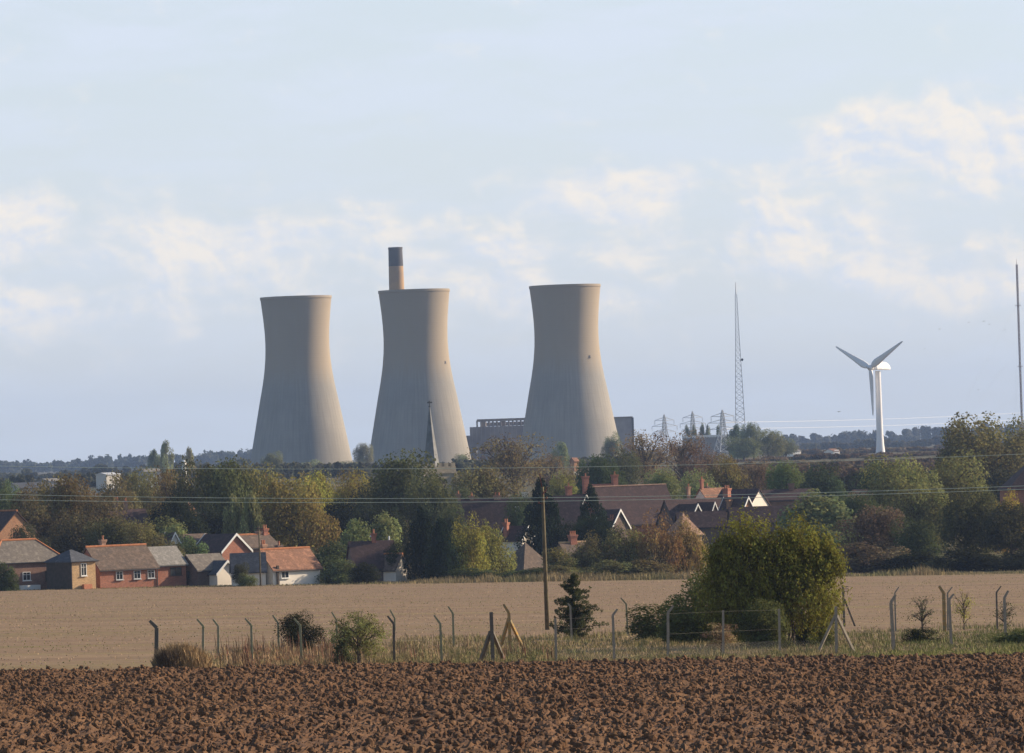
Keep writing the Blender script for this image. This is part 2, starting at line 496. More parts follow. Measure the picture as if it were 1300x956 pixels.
rng = np.random.default_rng(3)
def scatter_clods(n):
    phi = (1 + 5 ** .5) / 2
    B = np.array([(-1, phi, 0), (1, phi, 0), (-1, -phi, 0), (1, -phi, 0), (0, -1, phi), (0, 1, phi), (0, -1, -phi), (0, 1, -phi), (phi, 0, -1), (phi, 0, 1), (-phi, 0, -1), (-phi, 0, 1)]) / 1.9
    T = np.array([(0, 11, 5), (0, 5, 1), (0, 1, 7), (0, 7, 10), (0, 10, 11), (1, 5, 9), (5, 11, 4), (11, 10, 2), (10, 7, 6), (7, 1, 8), (3, 9, 4), (3, 4, 2), (3, 2, 6), (3, 6, 8), (3, 8, 9), (4, 9, 5), (2, 4, 11), (6, 2, 10), (8, 6, 7), (9, 8, 1)])
    Y = 180 + (PLY - 180) * rng.random(n) ** .7; X = (rng.random(n) * 2 - 1) * (Y * .135)
    s = .025 + .16 * rng.random(n) ** 5
    Z = plough_z(X, Y) + s * .25
    V = B[None] * (1 + .45 * (rng.random((n, 12, 1)) - .5)) * s[:, None, None] * (.7 + .6 * rng.random((n, 1, 3)))
    a = rng.random(n) * 6.28
    c, q = np.cos(a)[:, None], np.sin(a)[:, None]
    V = np.stack([V[..., 0] * c - V[..., 1] * q, V[..., 0] * q + V[..., 1] * c, V[..., 2]], -1) + np.stack([X, Y, Z], -1)[:, None]
    F = (T[None] + (np.arange(n) * 12)[:, None, None]).reshape(-1, 3)
    o = link('soil_clods', np_mesh('soil_clods', V.reshape(-1, 3), F), M['soil'])
    tag(o, 'rough brown clods of soil lying over the ploughed field', 'soil', kind='stuff')
scatter_clods(60000)

# ------------------------------------------------------------------ grass
def blades(name, X, Y, Z, hgt, wid, col, lean=.35):
    n = len(X)
    a = rng.random(n) * 6.283; b = rng.random(n) * 6.283
    dx, dy = np.cos(a) * wid / 2, np.sin(a) * wid / 2
    tx, ty = np.cos(b) * hgt * lean * rng.random(n) - hgt * .08, np.sin(b) * hgt * lean * rng.random(n)
    P = np.stack([np.stack([X - dx, Y - dy, Z - .05], -1), np.stack([X + dx, Y + dy, Z - .05], -1),
                  np.stack([X + tx * .45 + dx * .7, Y + ty * .45 + dy * .7, Z + hgt * .6], -1), np.stack([X + tx, Y + ty, Z + hgt], -1),
                  np.stack([X + tx * .45 - dx * .7, Y + ty * .45 - dy * .7, Z + hgt * .6], -1)], 1)
    F = np.arange(n * 5).reshape(n, 5)
    me = np_mesh(name, P.reshape(-1, 3), F)
    at = me.attributes.new('col', 'FLOAT_COLOR', 'FACE')
    c4 = np.ones((n, 4), np.float32); c4[:, :3] = col
    at.data.foreach_set('color', c4.ravel())
    return link(name, me, M['blade'])

def pxcol(X, Y):   # picture column of a ground point, roughly
    return 650 + X / (K * Y) - 4

def rough_grass():
    n = 190000
    Y = PLY + 1.0 + 90 * rng.random(n) ** 1.7; X = (rng.random(n) * 2 - 1) * (Y * .135)
    c = pxcol(X, Y)
    # strip: nothing at the far left, tall and dry in the left part, green at the right
    clump = vnoise(X * .55, Y * .35, 21); cl2 = vnoise(X * 1.7, Y * 1.3, 22)
    reach = np.interp(c, [180, 215, 420, 560, 700, 900, 1100, 1320], [1, 45, 70, 80, 92, 92, 90, 95])
    keep = ((Y - PLY) < reach * (.45 + .9 * clump)) & (c > 150)
    keep |= (c <= 215) & ((Y - PLY) < 7) & (rng.random(n) < .5)
    X, Y, c, clump, cl2 = (q[keep] for q in (X, Y, c, clump, cl2)); n = len(X)
    h = np.interp(c, [150, 215, 330, 420, 560, 760, 900, 1100, 1320], [.12, .45, .72, .68, .58, .55, .55, .5, .55])
    h = .66 * h * (.2 + 1.1 * clump * cl2 * 1.6) * (.5 + .6 * rng.random(n))
    tan = np.array([.30, .21, .115]); red = np.array([.24, .115, .07]); grn = np.array([.125, .135, .045]); gry = np.array([.19, .17, .12]); brt = np.array([.25, .245, .065])
    wg = np.clip(np.interp(c, [150, 400, 520, 620, 800, 1080, 1150, 1320], [.05, .12, .3, .45, .4, .55, .8, .85]) + (cl2 - .5) * 1.2, 0, 1)[:, None]
    wr = (np.interp(c, [270, 300, 400, 470], [0, .7, .7, 0]) * (vnoise(X * 2.5, Y, 23) > .5))[:, None]
    near = np.clip(1 - (Y - PLY) / 22, 0, 1)[:, None] * np.interp(c, [1060, 1130], [0, 1])[:, None]
    col = tan * (1 - wg) + grn * wg
    col = col * (1 - wr) + red * wr
    col = col * (1 - near * .8) + brt * near * .8
    col = col * (.65 + .7 * rng.random((n, 1)))
    o = blades('rough_grass', X, Y, H(X, Y), h, .022 + .022 * rng.random(n), col * 1.35)
    tag(o, 'tall dry and green grass growing along the old fence', 'grass', kind='stuff')
    # thin regrowth and stubble over the field
    n = 70000
    Y = PLY + 4 + 480 * rng.random(n) ** .8; X = (rng.random(n) * 2 - 1) * (Y * .125)
    row_ = np.abs(((Y - .035 * X) / 2.1) % 1 - .5) < .22
    X, Y = X[row_], Y[row_]; n = len(X)
    w = (vnoise(X * .06, Y * .12, 41) * .75 + .25 * rng.random(n))[:, None]
    col = np.where(w > .55, np.array([.25, .235, .09]), np.array([.42, .30, .19])) * (.7 + .6 * rng.random((n, 1)))
    o = blades('field_stubble', X, Y, H(X, Y) + .03, .03 + .05 * rng.random(n), .05 + .05 * rng.random(n), col, 1.6)
    tag(o, 'short stubble and green regrowth in rows over the wide field', 'stubble', kind='stuff')
    # far headland
    n = 60000
    Y = 778 + 18 * rng.random(n); X = (rng.random(n) * 2 - 1) * 125
    c = pxcol(X, Y)
    tall = np.interp(c, [-200, 400, 520, 600, 900, 1090, 1130, 1165, 1200, 1500], [.25, .3, .8, 1.5, 1.7, .6, 1.6, 1.6, .5, .4]) * (.4 + vnoise(X * .5, Y * .2, 31))
    keep = rng.random(n) < np.interp(c, [-200, 500, 560, 900, 1090, 1500], [.25, .3, 1, 1, .6, .4])
    X, Y, tall = X[keep], Y[keep], tall[keep]; n = len(X)
    w = vnoise(X * .2, Y * .2, 33)[:, None]
    col = (np.array([.33, .24, .13]) * (1 - w) + np.array([.17, .16, .065]) * w) * (.7 + .6 * rng.random((n, 1)))
    o = blades('headland_grass', X, Y, H(X, Y), tall * .8 * (.3 + .8 * rng.random(n)), .05 + .05 * rng.random(n), col * 1.15)
    tag(o, 'dry pale grass on the far edge of the stubble field', 'grass', kind='stuff')
rough_grass()

# ------------------------------------------------------------------ trees
def wob(P, seed, f):
    r = np.random.default_rng(seed)
    out = np.zeros(len(P))
    for k in range(5):
        d = r.normal(size=3) * f * (1 + k * .5)
        out += np.sin(P @ d + r.random() * 6.28) / (1 + k * .4)
    return out / 2.2

def leaf_mesh(name, P, Nn, size, tint, elong=1.5, seed=0, up=None):
    r = np.random.default_rng(seed)
    n = len(P)
    a = r.normal(size=(n, 3))
    nn = Nn * 1.0 + r.normal(size=(n, 3)) * .5
    nn /= np.linalg.norm(nn, axis=1, keepdims=True) + 1e-9
    if up is not None: a = a * .35 + np.array(up)
    e1 = np.cross(nn, a); e1 /= np.linalg.norm(e1, axis=1, keepdims=True) + 1e-9
    e2 = np.cross(nn, e1)
    s = size * (.6 + .8 * r.random((n, 1)))
    l = e2 * s * elong * .5; w = e1 * s * .5
    Q = np.stack([P - l, P + w - l * .1, P + l, P - w - l * .1], 1)
    me = np_mesh(name, Q.reshape(-1, 3), np.arange(n * 4).reshape(n, 4))
    at = me.attributes.new('tint', 'FLOAT', 'FACE')
    at.data.foreach_set('value', np.clip(tint, 0, 1).astype(np.float32))
    me.materials.append(M['leaf'])
    return me

def crown(kind, seed, N, size):
    """unit tree: one metre high, one metre wide; returns (trunk mesh, crown mesh)"""
    r = np.random.default_rng(seed)
    def dirs(n):
        d = r.normal(size=(n, 3)); return d / np.linalg.norm(d, axis=1, keepdims=True)
    zmin = {'round': .14, 'sparse': .2, 'poplar': .04, 'cypress': .0, 'willow': .02, 'bush': 0., 'spruce': .03, 'cone': .02}[kind]
    C = []; R = []
    if kind in ('round', 'sparse', 'bush'):
        nl = {'round': 22, 'sparse': 26, 'bush': 20}[kind]
        for _ in range(nl):
            d = dirs(1)[0]
            if kind == 'bush': d[2] = abs(d[2])
            k = r.random() ** .45
            C.append(d * np.array([.34, .34, .36 if kind != 'bush' else .7]) * k)
            R.append((.11 if kind != 'sparse' else .08) + .13 * r.random())
    elif kind == 'willow':
        for _ in range(34):
            a = r.random() * 6.28; q = r.random() ** .6
            C.append(np.array([math.cos(a) * q * .36, math.sin(a) * q * .36, .62 * (1 - .5 * q * q) * (.35 + .65 * r.random())])); R.append(.08 + .09 * r.random())
    elif kind == 'poplar':
        for i in range(26):
            z = i / 25; w = .36 * math.sin(math.pi * (z * .88 + .1)) ** .7; a = r.random() * 6.28
            C.append(np.array([math.cos(a) * w * .7, math.sin(a) * w * .7, z])); R.append(.10 + .5 * w * r.random() * .6)
    elif kind == 'cypress':
        for i in range(46):
            z = i / 45; w = .42 * (1 - z) ** .55 * (.6 + .4 * min(1, z * 6 + .5)); a = r.random() * 6.28
            C.append(np.array([math.cos(a) * w * .75, math.sin(a) * w * .75, z * .93])); R.append(.05 + .42 * w * (.6 + .5 * r.random()))
    elif kind == 'cone':
        for i in range(52):
            z = i / 51; w = .45 * (1 - z ** 2.0) * (.75 + .35 * r.random()); a = r.random() * 6.28
            C.append(np.array([math.cos(a) * w * .8, math.sin(a) * w * .8, z * .95])); R.append(.05 + .11 * (1 - z) + .04 * r.random())
    elif kind == 'spruce':
        for i in range(70):
            z = .03 + .93 * (i + r.random()) / 70; w = (.5 * (1 - z) ** .7 + .04) * (.45 + .75 * r.random()); a = r.random() * 6.28
            for k in np.linspace(.12, 1, 8):
                C.append(np.array([math.cos(a) * w * k, math.sin(a) * w * k, z + .10 * k * k * (.9 - z) + .03 * r.normal() * k])); R.append(.022 + .036 * (1 - z) * (1.25 - k))
    C = np.array(C); R = np.array(R)
    pr = R ** 1.6; pr = pr / pr.sum()
    idx = r.choice(len(C), N, p=pr)
    d = dirs(N)
    rr = R[idx][:, None] * (.45 + .6 * r.random((N, 1)) ** .7)
    sq = np.array([1, 1, 1.0])
    if kind in ('willow', 'poplar', 'cypress'): sq = np.array([.8, .8, 1.9 if kind == 'willow' else 1.5])
    if kind == 'sparse': sq = np.array([1.15, 1.15, .7])
    P = C[idx] + d * rr * sq
    g = wob(P, seed + 5, 11) + .5 * wob(P, seed + 6, 24)
    thr = {'round': -.35, 'sparse': -.1, 'bush': -.5, 'willow': -.3, 'poplar': -.6, 'cypress': -.9, 'cone': -.8, 'spruce': -.9}[kind]
    keep = g + .35 * r.normal(size=N) > thr
    P, d, idx = P[keep], d[keep], idx[keep]
    if kind in ('bush', 'willow', 'cypress', 'cone'):
        k2 = P[:, 2] > -.02 if kind != 'willow' else P[:, 2] > 0
        P, d, idx = P[k2], d[k2], idx[k2]
    # fit to the unit box
    lo = np.percentile(P, .8, axis=0); hi = np.percentile(P, 99.2, axis=0)
    sx = 1 / max(hi[0] - lo[0], hi[1] - lo[1]); cx = (hi[:2] + lo[:2]) / 2
    def fit(Q):
        Q = Q.copy(); Q[:, :2] = (Q[:, :2] - cx) * sx
        Q[:, 2] = zmin + (Q[:, 2] - lo[2]) / (hi[2] - lo[2]) * (1 - zmin); return Q
    P = fit(P); C2 = fit(C)
    if zmin == 0: P[:, 2] = np.maximum(P[:, 2], 0)
    lt = r.random(len(C)) 
    tint = .5 * lt[idx] + .5 * r.random(len(P))
    outward = d * .6 + np.array([0, 0, .35])
    up = (0, 0, 1.2) if kind in ('willow', 'cypress', 'poplar') else None
    cm = leaf_mesh('crown', P, outward, size, tint, 1.7 if kind in ('willow', 'cypress') else 1.35, seed + 9, up)
    # trunk and limbs
    mb = MB(); rnd = random.Random(seed)
    top = {'round': .75, 'sparse': .8, 'bush': .5, 'willow': .6, 'poplar': .95, 'cypress': .93, 'cone': .93, 'spruce': .97}[kind]
    pts = [(0, 0, -.04)] + [(rnd.uniform(-.015, .015), rnd.uniform(-.015, .015), top * k / 6) for k in range(1, 7)]
    br = .035 if kind in ('round', 'sparse') else .025
    mb.tube(pts, [br * 1.25] + [br * (1 - .8 * k / 6) for k in range(1, 7)], 7)
    nlimb = {'round': 14, 'sparse': 26, 'bush': 10, 'willow': 12, 'poplar': 8, 'cypress': 0, 'cone': 6, 'spruce': 40}[kind]
    for k in range(nlimb):
        e = Vector(C2[(k * 7) % len(C2)])
        z0 = max(.08, min(top, e.z * rnd.uniform(.45, .75)))
        s = Vector((0, 0, z0)); mid = s.lerp(e, .5) + Vector((rnd.uniform(-.03, .03), rnd.uniform(-.03, .03), .03))
        mb.tube([s, mid, e], [br * .45, br * .28, br * .1], 5)
        if kind == 'sparse':
            for _ in range(5):
                f = e + Vector((rnd.uniform(-.13, .13), rnd.uniform(-.13, .13), rnd.uniform(-.02, .12)))
                mb.tube([mid.lerp(e, .6), f], [br * .14, br * .05], 4)
    tm = bpy.data.meshes.new('trunk'); tm.from_pydata(mb.v, [], mb.f); tm.update(); tm.materials.append(M['bark'])
    return tm, cm

VAR = {}
def variant(kind, D, pick):
    fine = D < 500
    if (kind, fine) not in VAR:
        spec = {'round': (19000, .023), 'sparse': (9000, .019), 'poplar': (7000, .038), 'cypress': (15000, .026), 'willow': (16000, .024), 'bush': (11000, .037), 'spruce': (7000, .03), 'cone': (15000, .026)}[kind]
        nv = {'round': 5, 'sparse': 3, 'bush': 3, 'willow': 3}.get(kind, 2)
        VAR[(kind, fine)] = [crown(kind, 100 + 17 * i + sum(map(ord, kind)), spec[0], spec[1]) for i in range(nv)]
    L = VAR[(kind, fine)]
    return L[pick % len(L)]

TREE_N = [0]
def tree(x, ytop, wpx, D, kind, colr, name, label, cat='tree', group=None, meshes=None, depth=None, base=None):
    b = base or G(x, D); D = b.y
    ht = W(x, ytop, D).z - b.z
    w = wpx * K * D
    TREE_N[0] += 1; i = TREE_N[0]
    rnd = random.Random(i * 31)
    o = empty(name, b, rnd.uniform(0, 6.28))
    o.scale = (w, w if depth is None else depth, ht)
    tm, cm = meshes or variant(kind, D, i)
    tr = link('trunk', tm, None, o); cr = link('crown', cm, None, o)
    v = rnd.uniform(.88, 1.12)
    v *= .9 if max(colr) < .05 else 1.7 if max(colr) < .07 else 2.25
    cr.color = (colr[0] * v, colr[1] * v, colr[2] * v, 1)
    return tag(o, label, cat, group)

DG = (.050, .062, .026); OL = (.095, .086, .030); YG = (.135, .125, .030); BR = (.088, .060, .032); RU = (.082, .056, .034)
PG = (.115, .128, .052); DC = (.022, .034, .020); OO = (.100, .080, .026); MG = (.070, .088, .030); OB = (.080, .068, .028)
FARG = (.085, .095, .050)

VT = 'trees standing among the village houses'
BT = 'bushes along the far edge of the stubble field'
T = [
 # front row, far edge of the field
 (8, 716, 30, 774, 'bush', DG, 'bush', 'dark round evergreen bush at the left picture edge before the grey roofed bungalow', BT),
 (539, 648, 46, 802, 'cypress', DC, 'conifer_tree', 'taller blackish conifer of the touching pair right of the white dormered cottage', VT),
 (564, 662, 40, 797, 'cypress', (.026, .042, .022), 'conifer_tree', 'shorter dark green conifer of the touching pair, beside the yellow green willow', VT),
 (592, 662, 58, 806, 'willow', YG, 'willow_tree', 'yellow green willow beside the dark conifer pair on the field edge', VT),
 (625, 668, 60, 812, 'willow', (.115, .11, .032), 'willow_tree', 'olive willow on the field edge just left of the brown pyramid roof', VT),
 (662, 722, 70, 790, 'bush', DG, 'bush', 'low dark hedge bush in front of the brown pyramid roof', BT),
 (605, 722, 74, 789, 'bush', DG, 'bush', 'low dark hedge bush at the foot of the two willows', BT),
 (690, 613, 66, 872, 'cone', DC, 'yew_tree', 'broad blackish green yew directly behind the telegraph pole', VT),
 (752, 620, 50, 905, 'cone', (.030, .044, .028), 'conifer_tree', 'dark conifer standing before the big house with two red chimneys', VT),
 (762, 657, 58, 868, 'round', (.030, .045, .024), 'evergreen_tree', 'rounded dark evergreen below the conifer before the big house', VT),
 (735, 664, 32, 872, 'round', (.032, .046, .026), 'evergreen_tree', 'small rounded dark evergreen between the yew and the big house', VT),
 (712, 697, 54, 798, 'bush', OL, 'bush', 'low olive bush right of the telegraph pole on the field edge', BT),
 (752, 682, 62, 801, 'willow', OB, 'willow_tree', 'olive brown willow under the dark rounded evergreen', VT),
 (795, 672, 66, 803, 'willow', (.09, .085, .032), 'willow_tree', 'olive green willow in the middle of the field edge thicket', VT),
 (838, 655, 62, 800, 'willow', (.13, .082, .035), 'willow_tree', 'tall orange brown willow below the pale pink roof', VT),
 (872, 661, 54, 803, 'willow', (.125, .09, .035), 'willow_tree', 'tan willow half hidden behind the left side of the great bush', VT),
 (820, 712, 66, 793, 'bush', (.085, .07, .03), 'bush', 'low brown bush at the foot of the orange brown willow', BT),
 (725, 718, 66, 790, 'bush', (.08, .075, .03), 'bush', 'low olive bush behind the small lone spruce', BT),
 (775, 712, 60, 792, 'bush', (.075, .075, .03), 'bush', 'low green bush under the olive green willow', BT),
 (1108, 646, 80, 832, 'round', (.075, .054, .036), 'hawthorn_tree', 'reddish brown hawthorn right behind the great bush', VT),
 (1110, 690, 90, 812, 'bush', (.072, .056, .034), 'bush', 'russet brown bush at the foot of the reddish hawthorn', BT),
 (1168, 661, 76, 822, 'round', (.048, .058, .026), 'tree', 'low dark green tree between the hawthorn and the tall olive tree', VT),
 (1165, 702, 84, 808, 'bush', (.04, .046, .022), 'bush', 'dark green bush at the foot of the low dark green tree', BT),
 (1228, 618, 92, 838, 'round', (.058, .058, .026), 'tree', 'tall dark olive tree at the right field edge', VT),
 (1285, 640, 84, 830, 'round', (.052, .05, .026), 'tree', 'dark brown green tree under the red brick gable at the right picture edge', VT),
 (1222, 700, 90, 810, 'bush', (.038, .042, .022), 'bush', 'dark bush at the foot of the tall dark olive tree', BT),
 (1282, 702, 80, 808, 'bush', (.036, .038, .022), 'bush', 'blackish bush at the right picture edge on the field boundary', BT),
 (1278, 630, 50, 890, 'round', (.15, .105, .025), 'tree', 'small yellow autumn tree just below the red brick wall at the right', VT),
 (1035, 628, 104, 930, 'bush', (.105, .12, .052), 'tree', 'pale grey green spreading tree behind the top of the great bush', VT),
 (1062, 668, 70, 850, 'bush', (.06, .07, .03), 'bush', 'green bush showing between the great bush and the hawthorn', BT),
 (1150, 583, 96, 1000, 'round', (.10, .10, .036), 'tree', 'sunlit olive green tree below the wind turbine', VT),
 (1212, 580, 104, 1030, 'round', (.095, .092, .034), 'tree', 'broad olive tree right of the one below the wind turbine', VT),
 (1178, 606, 80, 930, 'round', (.09, .088, .034), 'tree', 'lower olive tree in front of the two broad ones below the turbine', VT),
 (1112, 588, 56, 1060, 'round', (.045, .06, .03), 'tree', 'dark blue green tree left of the foot of the wind turbine', VT),
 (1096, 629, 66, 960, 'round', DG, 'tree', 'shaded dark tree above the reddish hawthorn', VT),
 (1252, 531, 116, 1250, 'round', (.085, .075, .03), 'tree', 'large olive tree rising above the skyline at the right edge', VT),
 (1222, 556, 70, 1300, 'round', (.08, .072, .032), 'tree', 'shorter olive tree on the left shoulder of the large skyline tree', VT),
 (1300, 538, 80, 1280, 'round', (.078, .07, .03), 'tree', 'olive tree cut by the right picture edge on the skyline', VT),
 (1050, 591, 62, 1150, 'round', (.042, .056, .026), 'tree', 'dark green round tree above the pale spreading tree', VT),
 (1003, 588, 50, 1180, 'round', MG, 'tree', 'mid green round tree left of the dark round one behind the white gable', VT),
 (962, 583, 50, 1260, 'sparse', RU, 'tree', 'russet tree behind the tall red chimney stack', VT),
 (926, 581, 54, 1270, 'round', (.10, .08, .028), 'tree', 'olive gold tree between the russet tree and the pale green one', VT),
 (985, 600, 40, 1240, 'sparse', RU, 'tree', 'smaller russet tree right of the tall red chimney stack', VT),
 (890, 600, 60, 1120, 'round', PG, 'tree', 'pale green tree behind the orange clay roof', VT),
 (848, 598, 50, 1130, 'round', (.105, .115, .045), 'tree', 'pale olive tree right of the big dark roof ridge', VT),
 (820, 549, 76, 1440, 'sparse', BR, 'tree', 'tall brown thinning tree right of the right cooling tower', VT),
 (868, 551, 80, 1470, 'sparse', RU, 'tree', 'broad reddish brown tree left of the grey clad block', VT),
 (900, 572, 50, 1500, 'sparse', RU, 'tree', 'lower reddish tree under the grey clad block', VT),
 (790, 576, 64, 1330, 'round', (.055, .058, .028), 'tree', 'dark green tree at the right foot of the right cooling tower', VT),
 (768, 581, 62, 1150, 'round', (.042, .058, .026), 'tree', 'dark green tree behind the two red chimneys of the big house', VT),
 (655, 553, 96, 1380, 'sparse', (.085, .066, .030), 'tree', 'tall olive brown open tree in front of the power station building', VT),
 (700, 578, 60, 1430, 'sparse', BR, 'tree', 'brown open tree at the left foot of the right cooling tower', VT),
 (735, 592, 46, 1300, 'sparse', (.10, .075, .04), 'tree', 'thin brown tree behind the chimneyed gable of the big house', VT),
 (720, 602, 48, 1180, 'round', (.11, .105, .03), 'tree', 'yellow green tree left of the dark tree behind the two red chimneys', VT),
 (620, 595, 82, 1110, 'round', OB, 'tree', 'olive brown domed tree right of the church tower', VT),
 (517, 579, 110, 1000, 'round', (.058, .062, .026), 'tree', 'great dark olive tree hiding the left half of the church tower', VT),
 (548, 612, 60, 985, 'round', (.06, .064, .028), 'tree', 'dark olive tree directly below the church tower', VT),
 (478, 606, 66, 1010, 'round', (.06, .06, .028), 'tree', 'dark tree on the left flank of the great olive tree', VT),
 (447, 601, 60, 1050, 'round', (.135, .11, .028), 'tree', 'yellow tinted tree left of the great dark olive tree', VT),
 (410, 602, 60, 1060, 'round', (.13, .12, .03), 'tree', 'yellow green tree behind the round golden tree', VT),
 (382, 607, 100, 905, 'round', OO, 'tree', 'large round golden olive tree above the white long cottage', VT),
 (435, 636, 84, 955, 'round', (.032, .038, .022), 'tree', 'deep shaded tree right of the round golden tree', VT),  # leaf colour itself darkened as shade, likewise in the other deep shaded trees
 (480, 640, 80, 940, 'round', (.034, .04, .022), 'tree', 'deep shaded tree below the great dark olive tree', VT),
 (445, 664, 56, 850, 'bush', (.08, .095, .038), 'bush', 'sunlit green shrub left of the white vent on the brown cottage roof', VT),
 (487, 656, 60, 862, 'bush', (.10, .11, .045), 'bush', 'pale green shrub behind the chimney of the brown cottage roof', VT),
 (412, 690, 56, 826, 'bush', (.05, .06, .026), 'bush', 'dark shrub beside the right end of the white long cottage', BT),
 (428, 712, 50, 796, 'bush', (.065, .075, .03), 'bush', 'green shrub on the field edge right of the white long cottage', BT),
 (462, 716, 42, 790, 'bush', (.04, .045, .024), 'bush', 'dark shrub under the eaves of the brown roofed cottage', BT),
 (506, 690, 40, 806, 'round', (.035, .042, .022), 'tree', 'dark small tree between the white dormer and the tall conifer', VT),
 (300, 588, 84, 960, 'round', (.058, .062, .024), 'tree', 'tall dark green tree behind the red gable with white boards', VT),
 (340, 594, 70, 985, 'round', (.10, .09, .032), 'tree', 'olive tree on the left shoulder of the round golden tree', VT),
 (262, 590, 76, 975, 'round', (.056, .056, .026), 'tree', 'dark tree with a brown top left of the tall dark green one', VT),
 (322, 628, 34, 900, 'poplar', (.12, .12, .05), 'poplar_tree', 'slim pale poplar between the dark tree and the round golden tree', VT),
 (299, 632, 26, 905, 'poplar', (.105, .105, .045), 'poplar_tree', 'slim pale poplar in front of the tall dark green tree', VT),
 (222, 592, 70, 1010, 'sparse', (.10, .075, .03), 'tree', 'brown topped tree over the dark trees at the left', VT),
 (190, 600, 70, 1030, 'round', (.07, .066, .03), 'tree', 'olive brown tree right of the white factory shed', VT),
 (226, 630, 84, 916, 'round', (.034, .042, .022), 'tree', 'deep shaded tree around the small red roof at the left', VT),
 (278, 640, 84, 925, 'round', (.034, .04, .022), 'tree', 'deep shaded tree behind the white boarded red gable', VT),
 (152, 606, 60, 1000, 'round', (.075, .062, .03), 'tree', 'olive tree behind the two pale chimneys at the left', VT),
 (95, 607, 78, 930, 'round', (.088, .066, .028), 'tree', 'golden brown tree top below the white factory shed', VT),
 (52, 620, 76, 945, 'round', (.07, .056, .028), 'tree', 'dark brown tree at the left above the red gabled house', VT),
 (128, 632, 84, 905, 'round', (.075, .058, .030), 'tree', 'rusty brown tree in front of the two pale chimneys', VT),
 (62, 640, 84, 885, 'round', (.066, .052, .028), 'tree', 'broad dark brown tree right of the red gabled house', VT),
 (108, 654, 84, 868, 'round', (.062, .052, .028), 'tree', 'dark brown tree behind the red bungalow chimney', VT),
 (150, 660, 74, 858, 'round', (.068, .064, .028), 'tree', 'olive tree behind the middle of the red bungalow', VT),
 (185, 662, 60, 852, 'round', (.085, .075, .03), 'tree', 'sunlit olive tree behind the right end of the red bungalow', VT),
 (222, 660, 66, 905, 'bush', (.095, .105, .042), 'bush', 'pale green shrubs above the brown roof beside the red bungalow', VT),
 (246, 684, 46, 835, 'bush', (.06, .08, .034), 'bush', 'green shrub behind the grey cottage roof', VT),
 (222, 690, 40, 830, 'bush', (.075, .07, .03), 'bush', 'olive shrub right behind the red bungalow end', VT),
 (8, 615, 44, 960, 'round', (.06, .075, .036), 'tree', 'green tree at the left picture edge above the red gabled house', VT),
 (36, 668, 50, 840, 'round', (.05, .05, .028), 'tree', 'dark tree behind the grey bungalow roof at the left', VT),
 (305, 716, 26, 786, 'round', (.05, .05, .026), 'tree', 'small dark tree between the grey cottage and the white long cottage', VT),
 (315, 728, 22, 783, 'bush', (.075, .085, .034), 'bush', 'small green shrub against the shaded wing of the white long cottage', BT),
 (668, 630, 60, 960, 'round', DG, 'tree', 'dark tree behind the yew and the skylight roof', VT),
 (915, 690, 60, 850, 'round', (.05, .06, .028), 'tree', 'green tree hidden behind the left top of the great bush', VT),
 (575, 620, 60, 1080, 'round', (.055, .06, .028), 'tree', 'dark tree at the foot of the church tower', VT),
 (1018, 700, 90, 812, 'bush', (.06, .065, .03), 'bush', 'green bush on the field edge behind the great bush', BT),
 (575, 640, 50, 930, 'round', (.05, .056, .026), 'tree', 'dark tree in front of the left end of the long dark roof', VT),
]
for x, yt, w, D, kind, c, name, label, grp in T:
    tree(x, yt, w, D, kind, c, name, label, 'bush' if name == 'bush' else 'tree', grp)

# lone trees further off, before and between the cooling towers
FT = 'lone trees on the marsh by the cooling towers'
for x, yt, w, D, kind, c, label in [
    (212, 561, 18, 2500, 'poplar', (.12, .125, .06), 'tall pale poplar on the left skyline, tallest tree left of the towers'),
    (196, 572, 18, 2520, 'poplar', (.07, .085, .05), 'dark poplar just left of the tallest pale one on the left skyline'),
    (241, 569, 14, 2550, 'poplar', (.12, .115, .055), 'thin pale poplar beside the narrow white silo'),
    (346, 575, 26, 2450, 'round', (.11, .115, .055), 'pale round tree in front of the left cooling tower'),
    (395, 585, 40, 2400, 'round', (.11, .115, .06), 'wide pale tree at the foot of the left cooling tower'),
    (440, 586, 40, 2420, 'round', (.105, .11, .06), 'pale tree between the left and middle cooling tower feet'),
    (460, 564, 26, 2900, 'round', (.09, .085, .05), 'grey brown tree filling the gap between left and middle cooling tower'),
    (588, 577, 20, 2450, 'round', (.10, .11, .055), 'small pale tree at the right foot of the middle cooling tower'),
    (713, 562, 22, 2300, 'poplar', (.10, .12, .055), 'pale green tree in front of the right cooling tower'),
    (778, 551, 26, 2600, 'round', (.10, .105, .055), 'round grey green tree at the right side of the right cooling tower'),
    (873, 541, 9, 3300, 'poplar', (.09, .10, .055), 'leftmost slim poplar of the row above the grey clad block'),
    (882, 541, 9, 3300, 'poplar', (.09, .10, .055), 'second slim poplar from the left above the grey clad block'),
    (893, 539, 10, 3300, 'poplar', (.09, .10, .055), 'third slim poplar from the left above the grey clad block'),
    (900, 541, 9, 3300, 'poplar', (.09, .10, .055), 'rightmost slim poplar of the row above the grey clad block'),
    (913, 541, 10, 3250, 'poplar', (.08, .095, .05), 'single poplar close to the pylon beside the grey clad block'),
    (936, 541, 24, 2750, 'poplar', (.06, .08, .045), 'dark tree in front of the lattice mast foot'),
    (957, 538, 30, 2700, 'round', (.08, .09, .045), 'green tree rising right of the lattice mast'),
    (975, 547, 46, 2650, 'round', (.10, .10, .045), 'olive tree right of the lattice mast group'),
    (945, 556, 50, 2600, 'round', (.085, .095, .045), 'wide green tree below the lattice mast'),
    (998, 558, 40, 2700, 'round', (.085, .09, .05), 'last green tree of the group right of the lattice mast'),
]:
    tree(x, yt, w, D, kind, c, 'poplar_tree' if kind == 'poplar' else 'tree', label, 'tree', FT)

